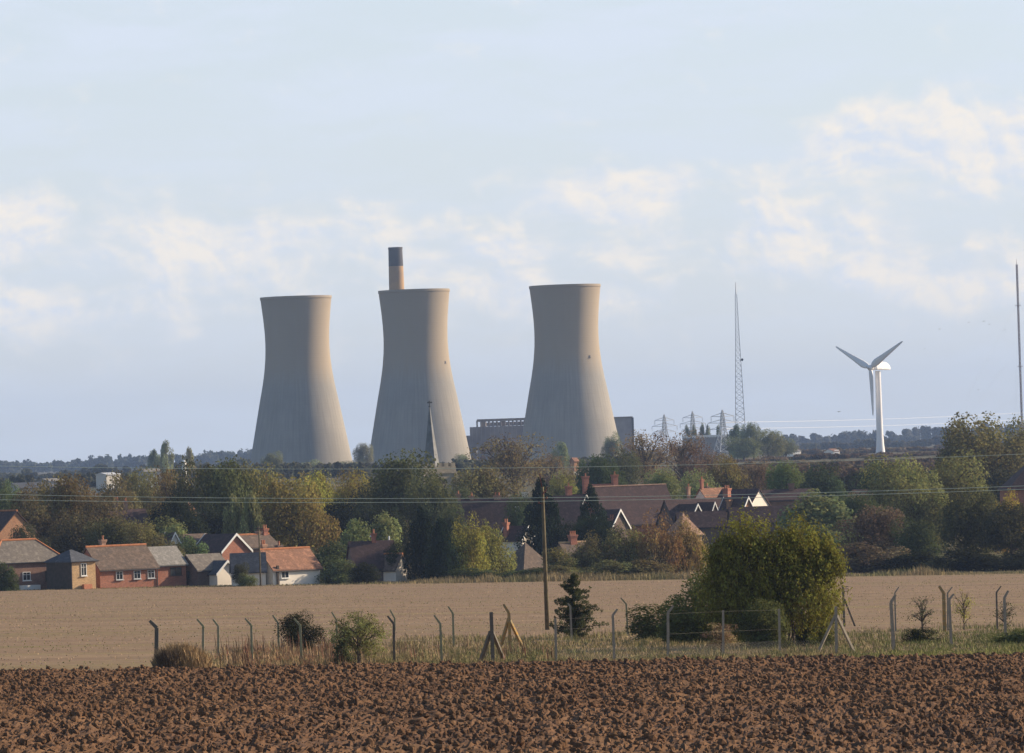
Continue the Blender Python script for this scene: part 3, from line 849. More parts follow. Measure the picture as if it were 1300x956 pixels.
# ------------------------------------------------------------------ distant woods (one mass each)
def wood(label, specs, seed, cols, name='distant_wood'):
    r = np.random.default_rng(seed)
    PP = []; NN = []; TT = []; SZ = []
    for x, yt, w, D in specs:
        b = G(x, D); h = W(x, yt, D).z - b.z; wd = w * K * D
        n = int(260 + w * 9)
        nl = 9
        C = np.stack([r.normal(size=nl) * .24, r.normal(size=nl) * .24, .42 + .38 * r.random(nl)], -1)
        R = .13 + .14 * r.random(nl)
        idx = r.integers(0, nl, n)
        d = r.normal(size=(n, 3)); d /= np.linalg.norm(d, axis=1, keepdims=True)
        P = C[idx] + d * R[idx][:, None] * (.4 + .6 * r.random((n, 1)))
        P[:, 2] = np.clip(P[:, 2] / np.percentile(P[:, 2], 98.5), 0, 1.08)
        low = r.random(n) < .3
        P[low, 2] *= .45
        P = P * np.array([wd, wd, h]) + np.array(b)
        SZ.append(np.full((n, 1), 1.5 * (D / 2700) ** .8)); PP.append(P); NN.append(d + np.array([0, 0, .3])); TT.append(np.clip(.15 + .7 * r.random() + .3 * (r.random(n) - .5), 0, 1))
    me = leaf_mesh(name, np.concatenate(PP), np.concatenate(NN), np.concatenate(SZ), np.concatenate(TT), 1.2, seed)
    o = link(name, me, None); o.color = (*cols, 1)
    return tag(o, label, 'wood', kind='stuff')

def row(x0, x1, step, prof, D, jit, seed, wmul=1.5, dj=60):
    r = random.Random(seed); out = []; x = x0
    px, py = [p[0] for p in prof], [p[1] for p in prof]
    while x < x1:
        w = step * wmul * r.uniform(.7, 1.4)
        out.append((x, float(np.interp(x, px, py)) + r.uniform(-jit * .4, jit), w, D + r.uniform(-dj, dj)))
        x += step * r.uniform(.6, 1.3)
    return out
LP = [(-60, 584), (30, 584), (60, 588), (110, 582), (125, 578), (150, 580), (190, 578), (230, 576), (260, 576), (290, 572), (330, 571), (480, 566), (610, 578)]
wood('blue hazy wood along the left skyline behind the cooling towers', row(-60, 345, 8, LP, 6400, 5, 1, 2.4, 250), 11, (.085, .09, .058))
wood('grey green hedgerow trees on the marsh at the left below the skyline', row(-60, 340, 9, [(p[0], p[1] + 13) for p in LP], 3600, 6, 2) + row(-60, 620, 9, [(-60, 606), (100, 603), (300, 593), (620, 585)], 2200, 5, 3), 12, (.10, .10, .06))
RP = [(960, 556), (1010, 553), (1060, 552), (1075, 548), (1130, 549), (1160, 545), (1190, 543), (1240, 541), (1400, 540)]
wood('blue hazy wood along the right skyline behind the wind turbine', row(985, 1380, 8, RP, 6600, 6, 4, 2.4, 250), 13, (.085, .08, .06))
wood('lower grey wood in front of the right skyline wood', row(1000, 1380, 9, [(p[0], p[1] + 11) for p in RP], 4800, 5, 5), 14, (.09, .08, .055))
wood('brown scrub on the marsh around the foot of the wind turbine', row(905, 1340, 10, [(905, 588), (1000, 579), (1150, 576), (1340, 566)], 2450, 4, 6, 2.2) + row(905, 1360, 12, [(905, 592), (1000, 585), (1150, 583), (1340, 575)], 2050, 4, 8, 2.4, 120) + row(990, 1360, 9, [(990, 572), (1150, 570), (1340, 560)], 3300, 4, 37, 2.4, 150) + row(905, 1360, 12, [(905, 596), (1000, 589), (1150, 588), (1340, 580)], 1800, 4, 18, 2.4, 120) + row(905, 1360, 13, [(905, 601), (1000, 595), (1150, 594), (1340, 586)], 1560, 4, 19, 2.4, 90), 15, (.13, .092, .06))
wood('pale grey scrub at the feet of the cooling towers', row(330, 840, 9, [(330, 590), (480, 588), (600, 586), (730, 583), (840, 572)], 2350, 4, 7, 1.8), 16, (.11, .105, .065))
wood('dark thickets closing the gaps between the village gardens', row(905, 1360, 14, [(905, 606), (1150, 602), (1360, 592)], 1400, 5, 29, 2.0, 60) + row(-50, 1360, 22, [(-50, 640), (300, 622), (600, 640), (900, 640), (1050, 610), (1360, 590)], 1210, 8, 9, 1.9, 40), 17, (.055, .055, .03), 'village_thicket')

# ------------------------------------------------------------------ cooling towers
def tower_mat():
    m, t, b = new_mat('cooling_tower_concrete')
    co = t.coord()
    sp = t.N.new('ShaderNodeSeparateXYZ'); t.L.new(co, sp.inputs[0])
    ang = t.math('ARCTAN2', sp.outputs[1], sp.outputs[0])
    cb = t.N.new('ShaderNodeCombineXYZ'); t.L.new(t.math('MULTIPLY', ang, 9), cb.inputs[0]); t.L.new(t.math('MULTIPLY', sp.outputs[2], .02), cb.inputs[1])
    streak = t.noise(cb.outputs[0], 2.2, 6, .65)
    blot = t.noise(co, .05, 5, .6)
    lift = t.math('ABSOLUTE', t.math('SUBTRACT', t.math('FRACT', t.math('MULTIPLY', sp.outputs[2], 1 / 2.4)), .5))
    ring = t.mr(lift, .40, .5)
    n3 = t.noise(t.vmath('MULTIPLY', co, (0.02, .02, 1)), .35, 3)
    c = t.mix(t.mr(blot, .35, .65), (.335, .31, .275), (.285, .27, .245))
    c = t.mix(t.mr(streak, .40, .72, 0, .6), c, (.22, .195, .165))
    c = t.mix(t.math('MULTIPLY', ring, t.mr(n3, .4, .6, .04, .3)), c, (.27, .235, .19))
    c = t.mix(t.mr(t.math('ADD', sp.outputs[2], t.math('MULTIPLY', streak, 9)), 95.0, 102.0, 0, .6), c, (.17, .14, .12))
    # the crown band weathered a little browner, in a ragged line
    hb = t.math('ADD', sp.outputs[2], t.math('MULTIPLY', t.math('SUBTRACT', streak, .5), 12))
    c = t.mix(t.mr(hb, 48, 60, 0, .8), c, (.36, .29, .21))
    t.L.new(c, b.inputs['Base Color']); b.inputs['Roughness'].default_value = .95; b.inputs['Specular IOR Level'].default_value = .1; b.inputs['Diffuse Roughness'].default_value = 0.0
    bp = t.N.new('ShaderNodeBump'); bp.inputs['Strength'].default_value = .12; bp.inputs['Distance'].default_value = .3
    t.L.new(ring, bp.inputs['Height']); t.L.new(bp.outputs[0], b.inputs['Normal'])
    return m
M['tower'] = tower_mat()
PX = [(0, 67.5), (12, 65), (35, 60.5), (60, 55.5), (85, 50.5), (105, 46.2), (122, 43.2), (140, 41.2), (155, 40.6), (170, 40.9), (185, 42), (200, 43.6), (214, 45.2)]
def cooling_tower(x, ytop, xb, D, label, hatch=None):
    tp = W(x, ytop, D); b = Vector((tp.x, D, hz(tp.x, D)))
    ht = tp.z - b.z
    s = K * D
    hh = np.array([p[0] for p in PX]) / 214.0; rr = np.array([p[1] for p in PX])
    zz = np.linspace(0, 1, 60)
    # smooth the profile a little
    r0 = np.interp(zz, hh, rr)
    r1 = r0.copy(); r1[1:-1] = (r0[:-2] + 2 * r0[1:-1] + r0[2:]) / 4
    prof = [(float(a) * s, float(z) * ht) for a, z in zip(r1, zz)]
    root = empty('cooling_tower', b)
    mb = MB(); mb.lathe(prof, 96)
    inner = [(a - .6, z) for a, z in prof]
    mb.lathe(inner[::-1], 96)
    mb.build('shell', M['tower'], root, True)
    rm = MB(); a = prof[-1][0]
    rm.lathe([(a - .75, ht - .2), (a - .75, ht + .4), (a + .12, ht + .4), (a + .18, ht - .9), (a - .05, ht - 1.2)], 96)
    rm.build('rim', M['tower'], root)
    if hatch:
        hx, hy = hatch; p = W(hx, hy, D); z = p.z - b.z
        r_ = float(np.interp(z / ht, zz, r1)) * s; th = math.asin(max(-.95, min(.95, (p.x - b.x) / r_)))
        mb = MB(); mb.box((0, 0, 0), (1.0, .4, 1.2)); mb.box((0, -.2, -.75), (1.4, .6, .2))
        o = mb.build('access_hatch', M['iron'], root); o.location = (math.sin(th) * r_, -math.cos(th) * r_, z); o.rotation_euler = (0, 0, th)
    return tag(root, label, 'cooling tower', 'concrete cooling towers of the power station')
cooling_tower(375.5, 377.5, 385, 3200, 'left concrete cooling tower, standing alone left of the church spire')
cooling_tower(525.5, 369, 535.5, 3160, 'middle concrete cooling tower with the chimney stack above it and church spire before it', (565.5, 460))
cooling_tower(717, 363, 726, 3120, 'right concrete cooling tower beside the power station building', (748, 453))

def stack():
    D = 3400; tp = W(502, 314, D); b = Vector((W(510, 560, D).x, D, 0)); b.z = hz(b.x, D); ht = tp.z - b.z; s = K * D
    root = empty('chimney_stack', b)
    mb = MB(); zc = ht - 24 * s
    mb.lathe([(12.5 * s, -1), (11 * s, ht * .4), (9.3 * s, zc)], 40); mb.build('shaft', M['stackbody'], root, True)
    mb = MB(); mb.lathe([(9.3 * s, zc), (8.9 * s, ht - 1.5), (9.2 * s, ht - 1.2), (9.2 * s, ht), (8.2 * s, ht), (8.2 * s, ht - 4)], 40)
    cap = mb.build('soot_band', M['stacktop'], root)
    cap['label'] = 'dark sooty top band'
    tag(root, 'tall brown chimney stack with dark sooty top behind the middle cooling tower', 'chimney')
M['stackbody'] = simple('stack_brick', (.36, .23, .12), .9, .3, .12, col2=(.27, .19, .13))
M['stacktop'] = simple('stack_soot', (.085, .08, .085), .9, .3, .1)
stack()

# ------------------------------------------------------------------ power station buildings
def power_station():
    D = 3330; s = K * D
    p = W(640, 560, D); b = Vector((p.x, D, hz(p.x, D)))
    root = empty('power_station', b, rad(-6))
    top = W(640, 541, D).z - b.z; mid = W(640, 566, D).z - b.z; fr = W(640, 533, D).z - b.z
    wl, wr = -40 * s, 95 * s
    mb = MB(); mb.prism([(-14, mid), (14, mid), (14, top), (-14, top)], wl, wr)
    for k in range(24):
        x = wl + (wr - wl) * (k + .5) / 24
        mb.box((x, -14.3, (mid + top) / 2), (.7, .7, top - mid))
    mb.build('wall', M['ps_wall'], root)
    mb = MB()
    for k in range(14):
        x = wl + (wr - wl) * k / 13
        mb.box((x, -13, mid / 2 - .5), (1.6, 2, mid + 1))
        mb.box((x, 12, mid / 2 - .5), (1.6, 2, mid + 1))
    mb.box(((wl + wr) / 2, -13, mid * .55), (wr - wl, 1.6, 1.4))
    mb.build('colonnade', M['ps_frame'], root)
    mb = MB()
    for k in range(26):
        x = wl + 4 + (wr - wl - 4) * k / 25
        mb.box((x, -10, (top + fr) / 2), (.9, .9, fr - top))
    mb.box(((wl + wr) / 2 + 2, -10, fr), (wr - wl - 4, 1.6, 1.5))
    for k in (.12, .3, .52, .72, .9):
        mb.box((wl + (wr - wl) * k, -6, (top + fr) / 2), (2.4, 4, fr - top))
    mb.box(((wl + wr) / 2 + 2, 4, (top + fr) / 2 - .5), (wr - wl - 6, 5, (fr - top) * .6))
    mb.build('roof_gantry', M['ps_frame'], root)
    mb = MB(); mb.box(((wl + wr) / 2, 6, mid * .5 - .5), (wr - wl - 4, 4, mid + 1)); mb.build('lit_opening_wall', M['orange_brick'], root)  # orange colour stands in for sunlight in the lower openings
    mb = MB(); mb.box((wl - 3, 2, (W(597, 553, D).z - b.z) / 2 - .5), (6, 10, W(597, 553, D).z - b.z + 1)); mb.build('annex', M['ps_wall'], root)
    tag(root, 'long grey power station building with open roof gantry between the middle and right cooling towers', 'building')
    D = 3420; p = W(786, 560, D); b = Vector((p.x, D, hz(p.x, D)))
    root = empty('boiler_house', b, rad(14)); top = W(790, 530.5, D).z - b.z
    mb = MB(); mb.box((0, 0, top / 2 - 1), (27 * K * D, 14, top + 2)); mb.build('wall', M['ps_wall'], root)
    mb = MB(); mb.box((0, 0, top + .3), (27 * K * D + 1, 15, .8)); mb.build('parapet', M['ps_frame'], root)
    mb = MB(); mb.box((13.5 * K * D + .6, -6, top / 2), (1.2, 2.4, top)); mb.build('corner_duct', M['iron'], root)
    tag(root, 'tall grey block showing from behind the right side of the right cooling tower', 'building')
    D = 2950; p = W(897, 575, D); b = Vector((p.x, D, hz(p.x, D)))
    root = empty('industrial_block', b, rad(8)); top = W(897, 552.5, D).z - b.z
    mb = MB(); mb.box((0, 0, (top - 1.2) / 2 - 1), (56 * K * D, 12, top - 1.2 + 2))
    for k in range(15): mb.box((-28 * K * D + 56 * K * D * (k + .5) / 15, -6.15, top / 2), (.5, .3, top - 1.6))
    for k in range(3): mb.box((0, -6.1, top * (.25 + .25 * k)), (56 * K * D, .2, .25))
    mb.build('wall', M['plaster_grey'], root)
    mb = MB(); mb.box((0, 0, top - .6), (57 * K * D, 12.6, 1.2)); mb.build('roof_fascia', M['white_paint'], root)
    mb = MB(); mb.box((28 * K * D + 2.2, -1, top / 2 - 1), (4.4, 9, top + 1)); mb.build('stair_tower', M['plaster_grey'], root)
    tag(root, 'low grey clad industrial block below the row of slim poplars', 'building')
M['ps_wall'] = simple('station_cladding', (.30, .27, .27), .85, .3, .12)
M['ps_frame'] = simple('station_frame', (.26, .22, .20), .8, .3, .2)
power_station()

# ------------------------------------------------------------------ masts and pylons
def lattice(mb, hs, ws, bar, cx=0, cy=0, faces=((-1, -1), (1, -1), (1, 1), (-1, 1)), bw=None):
    bw = bw or bar * .6
    for i in range(len(hs) - 1):
        a, b = ws[i] / 2, ws[i + 1] / 2
        lo = [Vector((cx + q[0] * a, cy + q[1] * a, hs[i])) for q in faces]
        hi = [Vector((cx + q[0] * b, cy + q[1] * b, hs[i + 1])) for q in faces]
        n = len(faces)
        for k in range(n):
            j = (k + 1) % n
            mb.bar(lo[k], hi[k], bar); mb.bar(lo[k], hi[j], bw); mb.bar(lo[j], hi[k], bw); mb.bar(hi[k], hi[j], bw)

def lattice_mast():
    D = 3300; s = K * D
    p = W(941, 575, D); b = Vector((p.x, D, hz(p.x, D))); tp = W(935.5, 358, D); ht = tp.z - b.z
    root = empty('lattice_mast', b)
    mb = MB(); n = 30
    hs = [ht * .93 * (i / n) ** .92 for i in range(n + 1)]
    ws = [float(np.interp(h / ht, [0, .2, .45, .7, .93], [13, 11.5, 8.2, 4.6, 2.2])) * s for h in hs]
    lattice(mb, hs, ws, .22, bw=.12); mb.build('lattice', M['galv'], root)
    mb = MB(); mb.tube([(0, 0, ht * .93), (0, 0, ht)], [.35, .12], 6); mb.build('antenna', M['galv'], root)
    mb = MB(); mb.lathe([(.1, 0), (.7, .2), (.8, .3)], 14, True); o = mb.build('dish', M['iron'], root); o.location = (2.2, -1.6, ht * .555); o.rotation_euler = (rad(90), 0, rad(20))
    tag(root, 'tall tapering lattice radio mast left of the wind turbine', 'mast')
    D = 2900; b = G(1298.5, D); tp = W(1291.5, 336, D); ht = tp.z - b.z
    root = empty('guyed_mast', b)
    mb = MB(); hs = [ht * i / 46 for i in range(47)]
    lattice(mb, hs, [1.0] * 47, .14, faces=((-1, -.6), (1, -.6), (0, 1.1)), bw=.18); mb.build('lattice', M['steel_red'], root)
    mb = MB()
    for k in (.3, .55, .8):
        for a in (90, 210, 330):
            mb.bar((0, 0, ht * k), (math.cos(rad(a)) * ht * .55, math.sin(rad(a)) * ht * .55, 0), .03)
    mb.build('guy_wire', M['galv'], root)
    mb = MB(); mb.box((0, 0, ht * .78), (3, .3, .3)); mb.box((0, 0, ht * .45), (2.6, .3, .3)); mb.tube([(0, 0, ht), (0, 0, ht + 3)], [.15, .06], 5); mb.build('antenna', M['steel_red'], root)
    tag(root, 'slender straight guyed mast at the right picture edge', 'mast')
lattice_mast()

def pylon(x, ytop, D, label):
    b = G(x, D); ht = W(x, ytop, D).z - b.z
    root = empty('electricity_pylon', b, rad(25))
    mb = MB()
    hs = [0, ht * .16, ht * .3, ht * .42, ht * .52, ht * .60, ht * .68, ht * .76, ht * .84, ht * .92, ht]
    ws = [9.5, 7.6, 5.9, 4.5, 3.4, 2.6, 2.1, 1.8, 1.5, 1.1, .2]
    lattice(mb, hs, ws, .28, bw=.15); mb.build('lattice', M['galv'], root)
    for z, l in ((.60, 7.5), (.73, 8.6), (.86, 6.6)):
        mb = MB()
        for sgn in (-1, 1):
            for y in (-.9, .9):
                mb.bar((0, y, ht * z), (sgn * l, 0, ht * z + .2), .26); mb.bar((0, y * .8, ht * z + 2), (sgn * l, 0, ht * z + .2), .2)
            mb.bar((sgn * l, 0, ht * z), (sgn * l, 0, ht * z - 2.4), .22)
        mb.build('crossarm', M['galv'], root)
    return tag(root, label, 'pylon', 'electricity pylons near the lattice mast')
pylon(845, 526, 3450, 'dark lattice pylon furthest left of three, above the brown trees')
pylon(881, 522, 3400, 'middle lattice pylon rising behind the row of slim poplars')
pylon(919, 520, 2900, 'right lattice pylon in front of the grey clad block end')
for i, (ya, yb, lab) in enumerate([(536, 533, 'upper'), (544, 542, 'lower')]):
    mb = MB(); a, c = W(920, ya, 2900), W(1420, yb - 18, 3900)
    pts = []
    for k in range(21):
        q = a.lerp(c, k / 20); q.z -= 26 * (k / 20) * (1 - k / 20) * .35; pts.append(q)
    mb.tube(pts, .09, 4); o = mb.build('power_cable', M['galv'])
    tag(o, lab + ' thin power cable running right from the pylon across the sky', 'cable', 'far power cables')

# ------------------------------------------------------------------ wind turbine
def turbine():
    D = 2750; s = K * D
    b = G(1117.5, D); b = Vector((W(1118, 581, D).x, D, 0)); b.z = hz(b.x, D)
    hub = W(1102.5, 466, D); nt = W(1114, 471, D)
    root = empty('wind_turbine', b)
    ht = nt.z - b.z
    mb = MB(); mb.lathe([(6.6 * s, -2), (6.0 * s, 1.5), (5.0 * s, ht * .12), (4.3 * s, ht * .25), (3.9 * s, ht * .5), (3.5 * s, ht)], 40)
    mb.build('tower', M['turbine'], root, True)
    yaw = rad(40)
    ax = Vector((-math.sin(yaw), -math.cos(yaw), 0)); sd = Vector((math.cos(yaw), -math.sin(yaw), 0)); up = Vector((0, 0, 1))
    top = Vector((0, 0, ht))
    # nacelle: rounded hood with a flat floor
    mb = MB(); n = 14; vs = []; st = [(-9.2, .15), (-8.6, 1.7), (-6.5, 2.75), (-3, 3.2), (0, 3.1), (3.2, 2.6), (4.3, 1.8)]
    for t_, r_ in st:
        for k in range(n):
            q = math.pi * 2 * k / n
            y_, z_ = math.cos(q) * r_ * .85, math.sin(q) * r_ * 1.15
            if z_ < -.6: z_ = -.6
            vs.append(top + ax * t_ + sd * y_ + up * (z_ + 1.1))
    fs = [(i * n + k, i * n + (k + 1) % n, (i + 1) * n + (k + 1) % n, (i + 1) * n + k) for i in range(len(st) - 1) for k in range(n)]
    fs += [tuple(range(n)), tuple(range(len(vs) - 1, len(vs) - n - 1, -1))]
    mb.add(vs, fs); mb.build('nacelle', M['turbine'], root, False)
    hc = top + ax * 6.0 + up * 1.6
    # hub with nose
    mb = MB(); vs = []; st = [(-1.8, 1.2), (-.8, 1.5), (.6, 1.4), (1.5, .9), (1.9, .1)]
    for t_, r_ in st:
        for k in range(n):
            q = math.pi * 2 * k / n; vs.append(hc + ax * t_ + sd * (math.cos(q) * r_) + up * (math.sin(q) * r_))
    fs = [(i * n + k, i * n + (k + 1) % n, (i + 1) * n + (k + 1) % n, (i + 1) * n + k) for i in range(len(st) - 1) for k in range(n)]
    fs += [tuple(range(n)), tuple(range(len(vs) - 1, len(vs) - n - 1, -1))]
    mb.add(vs, fs); mb.build('hub', M['turbine'], root, True)
    L = 61 * s
    for ang in (2, 122, 242):
        a = rad(ang)
        e = -up * math.cos(a) + sd * math.sin(a)      # along the blade
        t_ = ax.cross(e)                               # chord direction
        mb = MB(); vs = []; n2 = 10
        S = [(.0, .9, .9, 0), (.05, .9, .9, 10), (.11, 1.5, .75, 16), (.2, 1.75, .5, 14), (.4, 1.35, .36, 8), (.65, .95, .24, 4), (.88, .6, .14, 1), (.97, .4, .09, 0), (1, .12, .04, 0)]
        for f, ch, th, tw in S:
            tw = rad(tw + 6)
            cd = t_ * math.cos(tw) + ax * math.sin(tw); td = ax * math.cos(tw) - t_ * math.sin(tw)
            for k in range(n2):
                q = math.pi * 2 * k / n2
                vs.append(hc + e * (L * f) + cd * (math.cos(q) * ch + .35 * (ch - .9 if f > .05 else 0)) + td * (math.sin(q) * th))
        fs = [(i * n2 + k, i * n2 + (k + 1) % n2, (i + 1) * n2 + (k + 1) % n2, (i + 1) * n2 + k) for i in range(len(S) - 1) for k in range(n2)]
        fs += [tuple(range(n2)), tuple(range(len(vs) - 1, len(vs) - n2 - 1, -1))]
        mb.add(vs, fs); mb.build('blade', M['turbine'], root, True)
    mb = MB(); mb.box((0, -5.85 * s, 1.1), (1.1, .3, 2.2)); mb.build('door', M['galv'], root)
    tag(root, 'white three bladed wind turbine standing on the marsh at the right', 'wind turbine')
turbine()

# ------------------------------------------------------------------ church
def church():
    D = 1300; s = K * D
    b = G(548, D); b.x = W(548, 600, D).x; b.z = hz(b.x, D)
    root = empty('church', b, rad(28))
    zb = W(560, 588, D).z - b.z; za = W(546.5, 517, D).z - b.z; w = 46 * s
    mb = MB(); mb.box((0, 0, zb / 2 - 1), (w, w, zb + 2 - 1.6)); 
    mb.box((0, 0, zb - 2.2), (w + .5, w + .5, .35)); mb.box((0, 0, zb * .62), (w + .4, w + .4, .3))
    mb.build('tower', M['stone'], root)
    mb = MB()
    for sx in (-1, 1):
        mb.box((0, sx * (w / 2 - .2), zb - 1.5), (w, .42, 1.0)); mb.box((sx * (w / 2 - .2), 0, zb - 1.5), (.42, w - .84, 1.0))
        for k in range(5):
            q = -w / 2 + w * (k + .5) / 5
            mb.box((q, sx * (w / 2 - .2), zb - .5), (w / 5 * .55, .42, 1.0)); mb.box((sx * (w / 2 - .2), q, zb - .5), (.42, w / 5 * .55, 1.0))
    mb.build('battlement', M['stone'], root)
    for sx in (-1, 1):
        for sy in (-1, 1):
            mb = MB(); q = w / 2 + .05
            vs = [(sx * (q + dx), sy * (q + dy), z) for z, k in ((-1, 1.0), (zb * .42, .8), (zb * .44, .55), (zb * .78, .45), (zb * .82, .05)) for dx, dy in ((-.3, -.3), (k, -.3), (k, k), (-.3, k))]
            fs = [(i * 4 + j, i * 4 + (j + 1) % 4, i * 4 + 4 + (j + 1) % 4, i * 4 + 4 + j) for i in range(4) for j in range(4)] + [(3, 2, 1, 0), (16, 17, 18, 19)]
            mb.add(vs, fs); mb.build('buttress', M['stone'], root)
    for (px, py, a) in ((0, -w / 2, 0), (w / 2, 0, 90), (-w / 2, 0, -90), (0, w / 2, 180)):
        mb = MB()
        for u in (-.75, .75):
            mb.box((u, -.05, 0), (.9, .16, 2.6)); mb.tube([(u, -.13, 1.3), (u, .03, 1.3)], .45, 12)
        o = mb.build('belfry_window', M['timber_dark'], root); o.location = (px, py, zb - 5.2); o.rotation_euler = (0, 0, rad(a))
    mb = MB(); r0 = 11.5 * s
    mb.lathe([(r0, zb - 2.0), (r0 * .93, zb - .4), (r0 * .5, zb + (za - zb) * .45), (.12, za)], 8, True)
    mb.build('spire', M['lead'], root)
    mb = MB(); mb.tube([(0, 0, za - .4), (0, 0, za + 1.5)], .09, 6); mb.box((.1, 0, za + 1.1), (1.2, .08, .35)); mb.lathe([(.05, za - .1), (.28, za + .15), (.05, za + .4)], 8, True)
    mb.build('weather_vane', M['iron'], root)
    # nave stretching behind the trees
    mb = MB(); mb.prism([(-4.5, -1), (4.5, -1), (4.5, 8), (0, 12.5), (-4.5, 8)], w / 2 + .01, w / 2 + 20); o = mb.build('nave', M['stone'], root); o.rotation_euler = (0, 0, rad(90))
    mb = MB(); mb.prism([(-4.9, 7.75), (0, 12.65), (4.9, 7.75), (4.9, 8.0), (0, 12.95), (-4.9, 8.0)], w / 2 + .02, w / 2 + 20.3); o = mb.build('nave_roof', M['tile_dark'], root); o.rotation_euler = (0, 0, rad(90))
    tag(root, 'flint church tower with battlements and a needle spire before the middle cooling tower', 'church')
church()

# ------------------------------------------------------------------ houses
class House:
    def __init__(s, label, x, D, y_eave, y_ridge, w, d, rz, wall, roof, hip=False, hipr=None, ridge=None, barge=False, name='house', cat='house', group=None, oh=.35, gutter=True):
        s.D = D
        p = W(x, y_eave, D); s.b = Vector((p.x, D, hz(p.x, D)))
        s.root = empty(name, s.b, rad(rz)); s.rz = rad(rz)
        s.he = p.z - s.b.z; s.hr = W(x, y_ridge, D).z - s.b.z
        tag(s.root, label, cat, group)
        s.block(0, 0, w, d, s.he, s.hr, wall, roof, hip, hipr, ridge, barge, oh, gutter)
    def block(s, cx, cy, w, d, he, hr, wall, roof, hip=False, hipr=None, ridge=None, barge=False, oh=.35, gutter=True, turn=0, walllabel=None, rooflabel=None):
        s.w, s.d, s.cx, s.cy, s.turn, s.wall = w, d, cx, cy, turn, wall
        mb = MB()
        if hip: mb.box((0, 0, (he - 1.5) / 2), (w, d, he + 1.5))
        else: mb.prism([(-d / 2, -1.5), (d / 2, -1.5), (d / 2, he), (0, hr - .05), (-d / 2, he)], -w / 2, w / 2)
        o = mb.build('wall', wall, s.root); s._at(o)
        if walllabel: o['label'] = walllabel
        k = (hr - he) / (d / 2); e = d / 2 + oh; ze = he - oh * k
        mb = MB()
        if hip:
            x0 = w / 2 + oh; h2 = (hipr if hipr is not None else min(w, d) / 2)
            xr = max(.05, w / 2 - h2)
            vs = [(-x0, -e, ze), (x0, -e, ze), (x0, e, ze), (-x0, e, ze), (-xr, 0, hr + .15), (xr, 0, hr + .15), (-x0, -e, ze - .15), (x0, -e, ze - .15), (x0, e, ze - .15), (-x0, e, ze - .15)]
            mb.add(vs, [(0, 1, 5, 4), (1, 2, 5), (2, 3, 4, 5), (3, 0, 4), (6, 7, 1, 0), (7, 8, 2, 1), (8, 9, 3, 2), (9, 6, 0, 3), (9, 8, 7, 6)])
        else:
            x0 = w / 2 + .25; xr = x0
            mb.prism([(-e, ze), (0, hr), (e, ze), (e, ze + .18), (0, hr + .18), (-e, ze + .18)], -x0, x0)
        ro = mb.build('roof', roof, s.root); s._at(ro); s.roof = ro
        if rooflabel: ro['label'] = rooflabel
        if ridge:
            mb = MB(); mb.tube([(-xr - .02, 0, hr + .2), (xr + .02, 0, hr + .2)], .16, 6)
            if hip:
                for sx in (-1, 1):
                    for sy in (-1, 1): mb.tube([(sx * xr, 0, hr + .18), (sx * x0, sy * e, ze + .04)], .13, 5)
            mb.build('ridge_tiles', ridge, ro)
        if barge:
            for sx in (-1, 1):
                mb = MB()
                mb.prism([(-e - .03, ze - .16), (0, hr - .14), (e + .03, ze - .16), (e + .03, ze + .22), (0, hr + .26), (-e - .03, ze + .22)], sx * (x0 + .03), sx * (x0 + .11))
                o = mb.build('bargeboard', M['white_paint'], s.root); s._at(o)
        if gutter and not barge:
            mb = MB()
            mb.tube([(-x0, -e - .05, ze - .04), (x0, -e - .05, ze - .04)], .06, 6)
            o = mb.build('gutter', M['iron'], s.root); s._at(o)
    def _at(s, o):
        o.location = (s.cx, s.cy, 0); o.rotation_euler = (0, 0, rad(s.turn))
    def window(s, u, z, w, h, face='f', frame=None, dark=False, name='window'):
        """u along the wall; face f = front (-y), e = right end (+x), l = left end (-x)"""
        fr = frame or M['white_paint']
        mb = MB(); t = .07
        for q in (-1, 1): mb.box((q * (w / 2 - t / 2), 0, 0), (t, .12, h)); mb.box((0, 0, q * (h / 2 - t / 2)), (w - 2 * t, .12, t))
        mb.box((0, .01, 0), (t * .7, .08, h - 2 * t))
        if h > 1: mb.box((0, .012, h * .18), (w - 2 * t, .07, t * .7))
        mb.box((0, -.09, -h / 2 - .05), (w + .2, .2, .09))
        o = mb.build(name, fr, s.root)
        pm = MB(); pm.box((0, .03, 0), (w - t, .03, h - t)); pm.build('pane', M['glass'], o)
        if face == 'f': L, a = (u, -s.d / 2 - .04, z), 0
        elif face == 'e': L, a = (s.w / 2 + .04, u, z), 90
        else: L, a = (-s.w / 2 - .04, u, z), -90
        R = Matrix.Rotation(rad(s.turn), 3, 'Z')
        L = R @ Vector(L) + Vector((s.cx, s.cy, 0))
        o.location = L; o.rotation_euler = (0, 0, rad(a + s.turn))
        return o
    def door(s, u, w=.95, h=2.05, mat=None, face='f'):
        mb = MB(); mb.box((0, 0, h / 2), (w, .08, h)); mb.box((0, .01, h + .05), (w + .16, .1, .1))
        o = mb.build('door', mat or M['timber_dark'], s.root)
        o.location = (s.cx + u, s.cy - s.d / 2 - .03, 0)
        hm = MB(); hm.box((w * .36, -.07, 1.0), (.12, .06, .05)); hm.build('handle', M['galv'], o)
